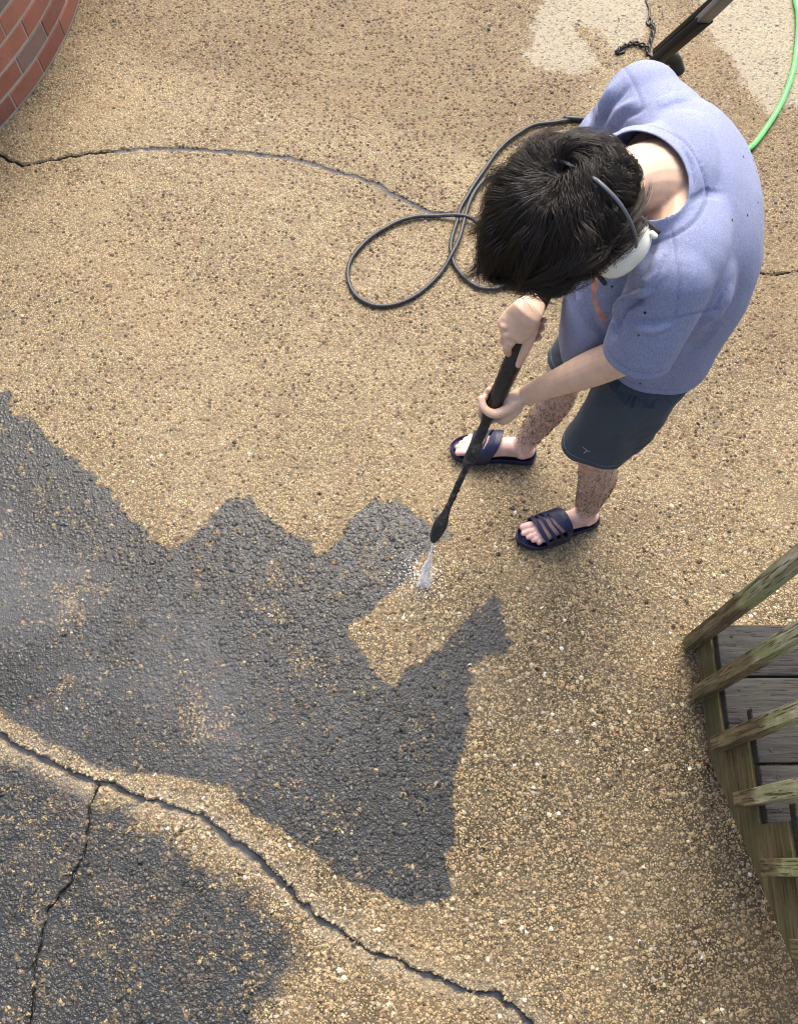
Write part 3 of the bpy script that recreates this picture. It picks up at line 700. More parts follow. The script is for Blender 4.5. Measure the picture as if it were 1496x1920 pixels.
def water():
    m = Mat('water_spray'); c = m.coord(); n = m.noise(c, 90, 4, .7)
    m.bs(Base_Color=(1, .985, .95), Roughness=.5, Alpha=m.map(n, .30, .62, .10, .85))
    m.bs(**{'Subsurface_Weight': 0.0})
    g0 = P(793, 1100, .006); mb = MB(); d = g0 - WAND_N; L = np.linalg.norm(d); d = d / L
    sx = nrm(np.cross(d, EZ)); sy = np.cross(sx, d)
    mb.tube([WAND_N + d * .012, WAND_N + d * .09, WAND_N + d * .16, WAND_N + d * (L - .01)], [(.0028, .0028), (.006, .004), (.011, .005), (.013, .004)], 12, sx, 5)
    rr = random.Random(5)
    for k in range(80):
        l = rr.uniform(.35, 1.0) * L; a = rr.uniform(-1, 1); s = .0045 + .013 * (l / L)
        p = WAND_N + d * l + sx * a * s + sy * rr.uniform(-1, 1) * s * .5
        q = p + d * rr.uniform(.012, .045) + sx * a * .006
        mb.tube([p, (p + q) / 2, q], [.0009, rr.uniform(.0012, .003), .0006], 6, sx, 2)
    for k in range(520):
        a = rr.uniform(0, 6.283); e = abs(rr.gauss(0, .06)); p = P(793, 1088, 0) + A(math.cos(a) * e * 1.0, math.sin(a) * e * .9, .005 + rr.random() ** 2 * .05)
        s = rr.uniform(.0008, .0024); mb.ell(p, (EX, EY, EZ), (s, s, s), 6, 5)
    link('water_jet', mesh_from('water_jet', mb.V, mb.F), m.m, None, 'white jet of water spraying from the nozzle onto the driveway', 'water jet', kind='stuff')
    # drifting mist
    m = Mat('mist'); t = m.t; t.nodes.remove(m.b); c = m.coord(); l = m.sep(c)
    w = m.noise(c, 1.6, 4, .6, .6)
    rad = m.n('VectorMath', {0: m.n('Mapping', {0: c, 'Scale': (1 / 1.08, 1 / .60, 1 / .30)}).outputs[0]}, operation='LENGTH').outputs['Value']
    fall = m.map(rad, 1.0, .25)
    den = m.math('MULTIPLY', m.math('MULTIPLY', m.map(w, .46, .74), fall), 1.25)
    pv = m.n('VolumePrincipled', {'Color': (.90, .94, 1.0), 'Density': den, 'Anisotropy': .2}); t.links.new(pv.outputs[0], m.out.inputs['Volume'])
    mb = MB(); mb.ell((0, 0, 0), (EX, EY, EZ), (1.08, .60, .30), 32, 16)
    o = link('water_mist', mesh_from('water_mist', mb.V, mb.F), m.m, None, 'thin drifting spray mist hanging over the dark unwashed concrete', 'mist', kind='stuff')
    o.location = (-.62, .62, .33)

# ================================================================ THE PERSON
PE = empty('person', 'person in blue t-shirt and dark shorts bending over a pressure washer lance', 'person', (.55, 1.17, 0)); PO = A(.55, 1.17, 0)
def part(name, V, F, mat, parent=PE, **k): return link(name, mesh_from(name, np.asarray(V) - PO, F), mat, parent, **k)
# head frame
HC = P(1074, 399, 1.44)
_c = nrm(A(0, 0, CAM_H) - HC); _rt = nrm(np.cross(A(0, 1, 0), _c)); _up = np.cross(_c, _rt)
_f0 = nrm(_rt * -.78 - _up * .62); _be = R(12)
HF = _f0 * math.cos(_be) - _c * math.sin(_be); HU = _c * math.cos(_be) + _f0 * math.sin(_be); HL = np.cross(HU, HF)
def hp(l, f, u): return HC + HL * l + HF * f + HU * u
def sd_seg(V, a, b):
    t = np.clip((V - a) @ (b - a) / ((b - a) @ (b - a)), 0, 1.6); return np.linalg.norm(V - a - t[:, None] * (b - a), axis=1)
def body(shirt):
    mb = MB()
    # torso (hidden mostly below the shirt)
    mb.tube([(.655, 1.266, .91), (.655, 1.268, .96), (.65, 1.265, 1.08), (.61, 1.262, 1.22), (.555, 1.255, 1.325), (.53, 1.25, 1.36)],
            [(.12, .085), (.14, .095), (.15, .105), (.165, .11), (.16, .095), (.10, .075)], 24, EY, 4)
    # neck and nape
    mb.tube([(.555, 1.25, 1.345), (.485, 1.225, 1.385), (.425, 1.19, 1.41), tuple(HC + A(.045, .03, -.03))], [(.10, .06), (.075, .062), (.058, .058), (.056, .056)], 20, EY, 4)
    mb.ell(P(1190, 292, 1.345), (EX, EY, EZ), (.055, .06, .05)); mb.ell((.500, 1.315, 1.368), (EX, EY, EZ), (.065, .085, .045)); mb.ell((.525, 1.165, 1.355), (EX, EY, EZ), (.06, .07, .042))
    # shoulders
    for s, e in ((-1, A(.52, 1.065, 1.32)), (1, A(.485, 1.465, 1.32))):
        mb.tube([(.54, 1.25 + s * .05, 1.35), (.53, 1.25 + s * .12, 1.345), e], [.065, .062, .058], 16, EX, 4)
    # skull
    mb.ell(hp(0, -.012, .02), (HL, HF, HU), (.074, .094, .094)); mb.ell(hp(0, .03, -.035), (HL, HF, HU), (.060, .062, .080))
    mb.ell(hp(0, .055, -.088), (HL, HF, HU), (.036, .034, .028)); mb.ell(hp(0, .088, .0), (HL, HF, HU), (.05, .02, .03))
    mb.tube([hp(0, .098, -.002), hp(0, .112, -.025), hp(0, .118, -.038)], [.008, .011, .013], 10, HL, 3)
    for s in (-1, 1):
        mb.ell(hp(s * .012, .104, -.04), (HL, HF, HU), (.009, .010, .008))
        mb.ell(hp(s * .076, -.005, -.02), (HL, HF, HU), (.010, .018, .031))
        mb.ell(hp(s * .03, .078, -.025), (HL, HF, HU), (.018, .018, .016))
    mb.ell(hp(0, .094, -.066), (HL, HF, HU), (.022, .008, .0055)); mb.ell(hp(0, .093, -.076), (HL, HF, HU), (.019, .009, .006))
    # arms
    mb.tube([(.52, 1.065, 1.32), (.495, 1.045, 1.18), LELB], [.055, .05, .043], 18, EX, 5)
    mb.tube([LELB, LELB * .72 + LWR * .28, LELB * .35 + LWR * .65, LWR], [(.043, .041), (.043, .040), (.033, .031), (.026, .021)], 18, EZ, 5)
    mb.tube([(.485, 1.465, 1.32), (.45, 1.455, 1.17), RELB], [.055, .05, .043], 18, EX, 5)
    mb.tube([RELB, RELB * .7 + RWR * .3, RELB * .35 + RWR * .65, RWR], [.042, .043, .034, (.029, .022)], 18, EZ, 5)
    hands(mb)
    # legs
    for hip, knee, ank in LEGS:
        hip, knee, ank = A(*hip), A(*knee), A(*ank)
        calf = knee * .62 + ank * .38 + A(.014, 0, 0)
        mb.tube([hip + A(0, 0, .02), hip * .5 + knee * .5, knee + A(-.004, 0, .03), knee + A(0, 0, -.03), calf, knee * .25 + ank * .75 + A(.004, 0, 0), ank + A(0, 0, .015), ank + A(0, 0, -.02)],
                [.056, .058, .053, .050, (.054, .050), (.040, .037), (.033, .033), (.034, .034)], 22, EX, 6)
    for heel, toe, ank, s in FEET: foot(mb, heel, toe, ank, s)
    V, F = fuse(mb, .0030, 4, .5)
    from mathutils.bvhtree import BVHTree
    _, SV, SF, neckf, sl, sr, _h = shirt
    bvh = BVHTree.FromPolygons([tuple(v) for v in SV], [tuple(map(int, f)) for f in SF])
    nf = neckf(V)
    arm_d = np.minimum(sd_seg(V, RELB * .8 + RWR * .2, RWR), sd_seg(V, LELB * .85 + LWR * .15, LWR))
    for i in np.where((arm_d > .065) & (V[:, 0] > .375) & (nf > .004) & (sl(V) > .004) & (sr(V) > .004) & (V[:, 2] > .80))[0]:
        loc, no, _i, dd = bvh.find_nearest(Vector(V[i]), .06)
        if loc is not None:
            sd = (Vector(V[i]) - loc).dot(no); w = .007 * min(1, nf[i] / .012)
            if sd > -w: V[i] -= np.array(no) * (sd + w)
    o = part('body', V, F, M_skin)
    n = len(V); pink = np.zeros(n, np.float32); nail = np.zeros(n, np.float32)
    for c, r, w in PINK:
        pink = np.maximum(pink, w * np.clip(1.3 - np.linalg.norm(V - c, axis=1) / r, 0, 1))
    N = normals(V, F)
    for c, r, d in NAILS:
        nail = np.maximum(nail, np.clip((1.15 - np.linalg.norm(V - c, axis=1) / r) * 4, 0, 1) * (N @ d > .45))
    for nm, a in (('pink', pink), ('nail', nail)):
        at = o.data.attributes.new(nm, 'FLOAT', 'POINT'); at.data.foreach_set('value', a.astype(np.float32))
    return V, F, N
LEGS = [((.645, 1.205, .86), (.552, 1.085, .47), (.588, 1.053, .085)), ((.645, 1.335, .86), (.485, 1.345, .47), (.405, 1.287, .085))]
FEET = [(A(.628, 1.062, .026), A(.392, .992, .026), A(.588, 1.053, .085), 1), (A(.440, 1.287, .026), A(.187, 1.316, .026), A(.405, 1.287, .085), -1)]
LELB = P(1168, 668, 1.04); RELB = A(.425, 1.40, 1.03)
PINK = []; NAILS = []
hL0 = wand_at(765)[2]; hR0 = wand_at(620)[2]
LWR = P(978, 744, hL0 + .012); RWR = P(1006, 560, hR0 + .052)
def foot(mb, heel, toe, ank, s):
    """s=+1: big toe lies on the +side (to the right hand of travel for a left foot)"""
    f = nrm(toe - heel); L = np.linalg.norm(toe - heel); side = np.cross(f, EZ) * 1.0   # to the right of travel
    inn = side * s                                                        # towards the big toe
    q = lambda a, b, z: heel + f * L * a + inn * b + EZ * z
    mb.tube([q(.085, 0, .030), q(.22, 0, .036), q(.40, .002, .040), q(.58, .004, .032), q(.74, .002, .020), q(.80, .000, .016)],
            [(.029, .030), (.029, .036), (.031, .038), (.038, .030), (.043, .018), (.040, .014)], 20, inn, 4)
    mb.tube([ank + A(0, 0, .03), ank * .6 + q(.25, 0, .05) * .4, q(.36, .002, .058), q(.52, .006, .044)], [.032, (.032, .034), (.026, .022), (.026, .016)], 16, inn, 4)
    mb.ell(q(.12, 0, .028), (inn, f, EZ), (.029, .03, .028))
    for sgn in (-1, 1): mb.ell(ank + inn * sgn * .032 + A(0, 0, -.005), (inn, f, EZ), (.010, .013, .014))
    toes = [(.027, .115, 1.0, .0125), (.008, .100, 1.01, .0090), (-.008, .088, .965, .0085), (-.022, .078, .915, .0080), (-.034, .066, .855, .0078)]
    for b, _, e, r in toes:
        a0 = .74; mid = (a0 + e) / 2 + .02
        mb.tube([q(a0, b * .92, .018), q(mid, b * 1.03, .022), q(e - r / L, b * 1.05, .012 + r * .25)], [r * .9, r * .98, r], 12, inn, 3)
        tip = q(e - r * 1.1 / L, b * 1.05, .012 + r * .25 + r * .8)
        NAILS.append((tip, r * .72, nrm(EZ + f * .35))); PINK.append((q(e, b, .015), r * 2.4, .8))
def hands(mb):
    def fin(pts, r0, r1, nail=None):
        n = len(pts); rr = np.linspace(r0, r1, n); mb.tube(pts, list(rr), 12, EZ, 4); PINK.append((np.asarray(pts[-1]), r1 * 2.2, .9))
    J = lambda x, y, h: P(x, y, h)
    # left hand, palm under the lance, thumb laid over the top
    h = lambda py, dz: wand_at(py)[2] + dz
    H = lambda x, y, py, dz: P(x, y, wand_at(py)[2] + dz)
    mb.tube([LWR, H(962, 752, 752, -.006), H(944, 762, 760, -.024), H(931, 764, 764, -.034)], [(.027, .021), (.034, .019), (.038, .017), (.038, .014)], 18, nrm(WD), 4)
    mb.tube([H(968, 754, 752, .0), H(952, 766, 765, .018)], [.018, .0165], 14, EZ, 4)
    fin([H(962, 757, 757, .010), H(944, 771, 767, .026), H(925, 776, 771, .033), H(908, 766, 764, .030), H(902, 748, 752, .022)], .0155, .0092)
    NAILS.append((H(900, 748, 752, .026), .006, nrm(A(-.6, 0, .6))))
    fin([H(934, 784, 778, -.030), H(914, 788, 780, -.034), H(901, 776, 774, -.012), H(903, 762, 766, .008)], .0105, .0078)
    fin([H(940, 770, 765, -.036), H(918, 770, 764, -.042), H(904, 756, 754, -.018), H(910, 743, 746, .008)], .0108, .0080)
    fin([H(946, 757, 752, -.036), H(925, 755, 750, -.042), H(910, 742, 742, -.018), H(916, 731, 736, .006)], .0102, .0078)
    fin([H(952, 746, 740, -.034), H(934, 742, 738, -.038), H(920, 731, 732, -.018), H(924, 722, 728, .000)], .0092, .0070)
    # fleshy edge under the lance
    mb.tube([H(968, 764, 757, -.012), H(948, 782, 772, -.022), H(940, 786, 776, -.028)], [.018, .019, .015], 14, EZ, 4)
    PINK.append((H(925, 770, 768, .02), .03, .45)); PINK.append((H(910, 765, 760, .0), .02, .6))
    # right hand, back of the hand up, fingers round the far side of the grip, thumb along the top
    mb.tube([RWR, H(992, 580, 580, .050), H(974, 602, 600, .040), H(957, 622, 615, .030)], [(.026, .019), (.036, .018), (.042, .017), (.042, .013)], 18, nrm(P(1000, 640, .9) - P(950, 600, .9)), 4)
    # knuckles
    KN = [(954, 643, 632, .026), (948, 628, 620, .030), (944, 613, 608, .029), (947, 599, 596, .024)]
    for x, y, py, dz in KN: mb.ell(H(x + 3, y - 2, py, dz + .004), (EX, EY, EZ), (.0125, .0125, .0115), 12, 8)
    fin([H(958, 640, 632, .024), H(950, 655, 642, .006), H(960, 664, 652, -.026), H(985, 650, 646, -.034)], .0122, .0085)
    fin([H(952, 627, 620, .026), H(944, 638, 630, .000), H(962, 644, 636, -.034), H(998, 636, 632, -.028), H(1010, 633, 630, -.012)], .0118, .0082)
    fin([H(949, 612, 608, .024), H(944, 620, 616, -.004), H(966, 626, 620, -.038), H(1004, 620, 617, -.026), H(1016, 616, 616, -.008)], .0112, .0080)
    fin([H(952, 600, 596, .020), H(950, 606, 602, -.006), H(974, 610, 604, -.036), H(1010, 604, 602, -.024), H(1020, 600, 600, -.008)], .0100, .0072)
    # thumb
    fin([H(1002, 590, 590, .040), H(997, 618, 615, .036), H(989, 645, 640, .031), H(980, 666, 660, .0275), H(972, 684, 676, .0265)], .0175, .0088)
    NAILS.append((H(970, 686, 676, .034), .0072, nrm(EZ + A(-.1, -.5, 0)))); PINK.append((H(975, 675, 668, .03), .02, .6))
    mb.tube([H(998, 605, 604, .034), H(975, 632, 624, .028)], [.019, .016], 14, EZ, 3)

def tshirt():
    mb = MB()
    mb.tube([(.645, 1.265, .68), (.643, 1.264, .80), (.643, 1.266, .92), (.641, 1.268, 1.04), (.618, 1.272, 1.16), (.590, 1.272, 1.27), (.562, 1.265, 1.345), (.54, 1.258, 1.38)],
            [(.174, .150), (.173, .150), (.173, .148), (.182, .148), (.192, .150), (.198, .135), (.175, .100), (.11, .07)], 32, EY, 5, True, 2.25)
    # chest hanging forward
    mb.tube([(.455, 1.235, .74), (.450, 1.235, .90), (.448, 1.235, 1.06), (.455, 1.235, 1.20), (.475, 1.24, 1.30)], [(.10, .05), (.115, .06), (.125, .07), (.13, .07), (.11, .05)], 24, EY, 4)
    mb.tube([(.57, 1.25, 1.345), (.51, 1.23, 1.375), (.45, 1.20, 1.395)], [(.14, .065), (.115, .07), (.11, .075)], 24, EY, 4)
    for s, e, d, q in ((-1, A(.512, 1.065, 1.300), A(.508, 1.030, 1.17), A(.500, 1.012, 1.05)), (1, A(.492, 1.480, 1.315), A(.458, 1.500, 1.17), A(.446, 1.495, 1.05))):
        mb.tube([(.555, 1.255 + s * .05, 1.345), (.545, 1.255 + s * .14, 1.335), e + A(.005, 0, .0)], [(.085, .065), (.085, .070), (.082, .074)], 20, EX, 4)
        mb.tube([e + A(.012, 0, .01), e * .6 + d * .4 + A(.01, 0, 0), d, q], [(.078, .074), (.080, .078), (.078, .078), (.076, .076)], 22, EX, 4)
    mb.ell((.600, 1.115, 1.20), (EX, EY, EZ), (.075, .085, .14)); mb.ell((.585, 1.43, 1.24), (EX, EY, EZ), (.075, .085, .12)); mb.ell((.60, 1.265, 1.30), (EX, EY, EZ), (.10, .19, .085))
    V, F = fuse(mb, .0042, 30, .5)
    N = normals(V, F)
    # folds and seams: ridges and grooves laid on the cloth where the photograph shows them
    Q = PROJ(V); front = np.clip((N @ nrm(A(-.3, -1.1, 1.5)) + .02) / .3, 0, 1)
    D = np.zeros(len(V))
    for pts, amp, w in FOLDS:
        d, al = seg_dist(Q[:, 0], Q[:, 1], pts); n = len(pts) - 1
        D += front * 1.7 * amp * np.exp(-(d / w) ** 2) * np.clip(np.minimum(al, n - al) * 1.6 + .15, 0, 1)
    a, b = V @ nrm(A(.2, 1, .3)), V @ nrm(A(.6, -.2, 1))
    D += vnoise(a, b, 7, 21) * .006 + vnoise(a + .3 * b, b * .55, 20, 22) * .0030
    V = V + N * D[:, None]
    nc, nd = P(1211, 350, 1.395), nrm(A(-.42, -.24, .86))
    nu = nrm(np.cross(nd, A(-.5, .85, 0))); nl = np.cross(nd, nu)
    def neckf(v):
        w = v - nc; t = w @ nd; a = w @ nl; b = w @ nu
        r = np.sqrt((a / NECK_R[0]) ** 2 + (b / NECK_R[1]) ** 2) - 1
        return np.maximum(r * .09, -.10 - t)
    hem = lambda v: v[:, 2] - (.800 + .12 * np.minimum(v[:, 0] - .62, 0) - .22 * np.maximum(v[:, 0] - .63, 0) - .02 * np.sin(v[:, 1] * 14))
    def sleeve(e, q, ylim, sgn):
        ax = nrm(q - e)
        def f(v):
            t = (v - q) @ ax; far = (sgn * (v[:, 1] - ylim) > 0) & (v[:, 2] < 1.2)
            rad = np.linalg.norm((v - q) - np.outer(t, ax), axis=1)
            return np.where(far & (rad < .14), -t, .1)
        return f
    sl = sleeve(A(.525, 1.055, 1.315), SLV_L, 1.085, -1); sr = sleeve(A(.492, 1.48, 1.315), A(.452, 1.498, 1.11), 1.42, 1)
    # rib collar and hems: a raised band with a stitched groove
    N = normals(V, F); nf = neckf(V) ; rib = np.clip((.026 - nf) / .004, 0, 1) * (nf < .09)
    groove = np.exp(-((nf - .0275) / .0028) ** 2) * (nf < .09)
    hb = np.exp(-((hem(V) - .022) / .003) ** 2) + np.exp(-((sl(V) - .022) / .003) ** 2) * (sl(V) < .09) + np.exp(-((sr(V) - .022) / .003) ** 2) * (sr(V) < .09)
    V = V + N * (rib * .0026 - groove * .0028 - hb * .0014)[:, None]
    V, F = trim(V, F, [neckf, hem, sl, sr]); V = even_edges(V, F)
    V2 = V - PO
    nf = neckf(V); Q = PROJ(V); Nn_ = normals(V, F); fr_ = (Nn_ @ nrm(A(-.3, -1.1, 1.5))) > 0
    seam = np.exp(-((nf - .0275) / .0022) ** 2) * (nf < .09)
    for fd in (hem, sl, sr): fv = fd(V); seam = np.maximum(seam, .8 * np.exp(-((fv - .022) / .0022) ** 2) * (fv < .09))
    for pts in SEAMS:
        dd, _ = seg_dist(Q[:, 0], Q[:, 1], pts); seam = np.maximum(seam, .8 * np.exp(-(dd / 2.0) ** 2) * fr_)
    o = solid('tshirt', V2, F, .0022, [M_shirt, M_print], PE, attrs={'seam': seam})
    me = o.data; C = np.zeros(len(me.polygons) * 3); me.polygons.foreach_get('center', C); C = C.reshape(-1, 3) + PO
    Nn = np.zeros(len(me.polygons) * 3); me.polygons.foreach_get('normal', Nn); Nn = Nn.reshape(-1, 3)
    q = PROJ(C); ins = poly_sd(q[:, 0], q[:, 1], [(1110, 505), (1120, 506), (1123, 525), (1117, 550), (1122, 575), (1138, 598), (1134, 604), (1120, 592), (1111, 568), (1108, 535)]) < 0
    me.polygons.foreach_set('material_index', (ins & (C[:, 0] < .50)).astype(int))
    return o, V, F, neckf, sl, sr, hem
NECK_R = (.090, .074)
SLV_L = A(.505, 1.017, 1.10)
CB = lambda p: crop(p, 2.493, 840, 80)
SEAMS = [CB([(800, 80), (850, 160), (890, 240), (912, 300)]), CB([(1040, 860), (1062, 980), (1076, 1100), (1072, 1200), (1060, 1285)]), CB([(1060, 1285), (1160, 1262), (1270, 1240)])]
FOLDS = [
    (CB([(640, 400), (665, 300), (720, 190), (800, 110)]), -.006, 5), (CB([(690, 400), (730, 280), (810, 170)]), .006, 7), (CB([(700, 420), (760, 300), (850, 210)]), -.005, 5), (CB([(735, 420), (800, 320), (890, 270)]), .005, 7), (CB([(770, 440), (830, 350), (930, 310)]), -.004, 5),
    (CB([(800, 80), (850, 160), (890, 240), (912, 300)]), -.0010, 3), (CB([(1040, 860), (1062, 980), (1076, 1100), (1072, 1200), (1060, 1285)]), -.0010, 3), (CB([(1060, 1285), (1160, 1262), (1270, 1240)]), -.0010, 3),
    (CB([(800, 1330), (785, 1290), (820, 1245), (860, 1215), (920, 1195)]), -.009, 8), (CB([(770, 1390), (775, 1340), (800, 1300)]), -.008, 8), (CB([(770, 1300), (800, 1235), (870, 1180), (960, 1150)]), .009, 13),
    (CB([(810, 1275), (880, 1300), (960, 1310), (1050, 1295)]), -.004, 8), (CB([(850, 1330), (960, 1345), (1040, 1310)]), .004, 9),
    (CB([(580, 1160), (590, 1230), (625, 1330)]), -.005, 6), (CB([(610, 1150), (630, 1240), (690, 1340)]), .005, 8), (CB([(650, 1260), (700, 1330), (740, 1370)]), -.005, 7),
    (CB([(1010, 940), (960, 1080), (900, 1150)]), .006, 14), (CB([(980, 900), (900, 1060)]), -.004, 10),
    (CB([(1180, 1300), (1260, 1250), (1330, 1130)]), .005, 12), (CB([(1060, 400), (1150, 560), (1180, 700)]), .003, 22),
    (CB([(1090, 1440), (1180, 1400), (1270, 1290)]), -.005, 8), (CB([(880, 1180), (1020, 1060)]), .004, 12), (CB([(960, 300), (1060, 260), (1150, 250)]), .003, 14), (CB([(1100, 760), (1200, 700), (1300, 720)]), -.0025, 18)]
M_print = plain('orange_shirt_print', (.50, .25, .20), .7)

def shorts(shirt):
    mb = MB()
    mb.tube([(.655, 1.268, .98), (.655, 1.268, .90), (.648, 1.265, .82), (.635, 1.26, .77)], [(.160, .128), (.162, .132), (.160, .13), (.145, .11)], 28, EY, 4)
    mb.tube([(.645, 1.185, .86), (.620, 1.150, .74), (.585, 1.125, .62), (.562, 1.112, .50), (.552, 1.105, .42)], [(.098, .115), (.094, .108), (.090, .105), (.086, .106), (.085, .106)], 24, EY, 5)
    mb.tube([(.645, 1.355, .86), (.620, 1.362, .74), (.57, 1.365, .62), (.520, 1.362, .50), (.495, 1.36, .42)], [(.098, .115), (.094, .108), (.090, .105), (.084, .102), (.082, .102)], 24, EY, 5)
    V, F = fuse(mb, .0045, 8, .5); N = normals(V, F)
    a = np.arctan2(V[:, 1] - np.where(V[:, 1] < 1.262, 1.12, 1.36), V[:, 0] - .58)
    low = np.clip((.85 - V[:, 2]) / .3, 0, 1)
    D = .0045 * np.sin(a * 5 + V[:, 2] * 6) * low + vnoise(V[:, 0] + V[:, 1], V[:, 2] * .6, 14, 31) * .014 + vnoise(V[:, 0] * 2 - V[:, 2], V[:, 2] + V[:, 1], 26, 33) * .006
    Q = PROJ(V)
    d, _ = seg_dist(Q[:, 0], Q[:, 1], [(1185, 735), (1178, 760), (1160, 800), (1142, 872)]); D -= .0022 * np.exp(-(d / 2.2) ** 2)
    hemf = lambda v: v[:, 2] - (.492 + np.where(v[:, 1] < 1.255, .02 * (v[:, 0] - .55), .03))
    hz = hemf(V); D -= .0018 * np.exp(-((hz - .024) / .0026) ** 2)
    V = V + N * D[:, None]
    from mathutils.bvhtree import BVHTree
    TV, TF, hem = shirt[1], shirt[2], shirt[6]
    bvh = BVHTree.FromPolygons([tuple(v) for v in TV], [tuple(map(int, f)) for f in TF]); hv = hem(V)
    for i in np.where(hv > -.012)[0]:
        loc, no, _i, dd = bvh.find_nearest(Vector(V[i]), .09)
        if loc is not None:
            sd = (Vector(V[i]) - loc).dot(no); w = .008 * min(1, (hv[i] + .012) / .02)
            if sd > -w: V[i] -= np.array(no) * (sd + w)
    V, F = trim(V, F, [hemf]); V = even_edges(V, F); o = solid('shorts', V - PO, F, .003, M_shorts, PE)
    # stitched hem line
    SV, SF = V, F
    band = np.abs(hemf(V) - .019) < .0026
    for side in (0, 1):
        mb = MB()
        pts = V[band & ((V[:, 1] < 1.255) if side == 0 else (V[:, 1] > 1.262))]; c = A(.56, 1.112, 0) if side == 0 else A(.515, 1.362, 0)
        if len(pts) < 8: continue
        an = np.arctan2(pts[:, 1] - c[1], pts[:, 0] - c[0]); ring = []
        for b in np.linspace(-math.pi, math.pi, 90, endpoint=False):
            k = np.argsort(np.abs(np.angle(np.exp(1j * (an - b)))))[:3]; p = pts[k].mean(0); d = p - c; d[2] = 0; ring.append(p + nrm(d) * .0004)
        ring = np.array(ring); ring = (np.roll(ring, 1, 0) + ring + np.roll(ring, -1, 0)) / 3
        for k in range(90):
            p, q = ring[k], ring[(k + 1) % 90]
            if np.linalg.norm(p - q) < .03: mb.tube([p - PO, p * .25 + q * .75 - PO], .0008, 5, EZ, 1)
        mb.build('hem_stitching', M_stitch, o)
    # small arrow-like mark above the hem
    def on(px, py):
        k = np.argmin(np.hypot(*(PROJ(SV) - (px, py)).T) + 500 * (normals(SV, SF) @ nrm(A(-.5, -1, 1)) < 0)); return SV[k]
    Nn = normals(SV, SF)
    mb = MB()
    for a, b in (((1093, 838), (1101, 845)), ((1101, 845), (1107, 846)), ((1101, 845), (1094, 848))):
        p, q = on(*a), on(*b); o2 = nrm(A(-.45, -.8, .3)) * .0008; mb.tube([p + o2 - PO, q + o2 - PO], .0011, 6, EZ, 1)
    mb.build('logo_mark', plain('pale_grey_print', (.32, .34, .35), .6), o)

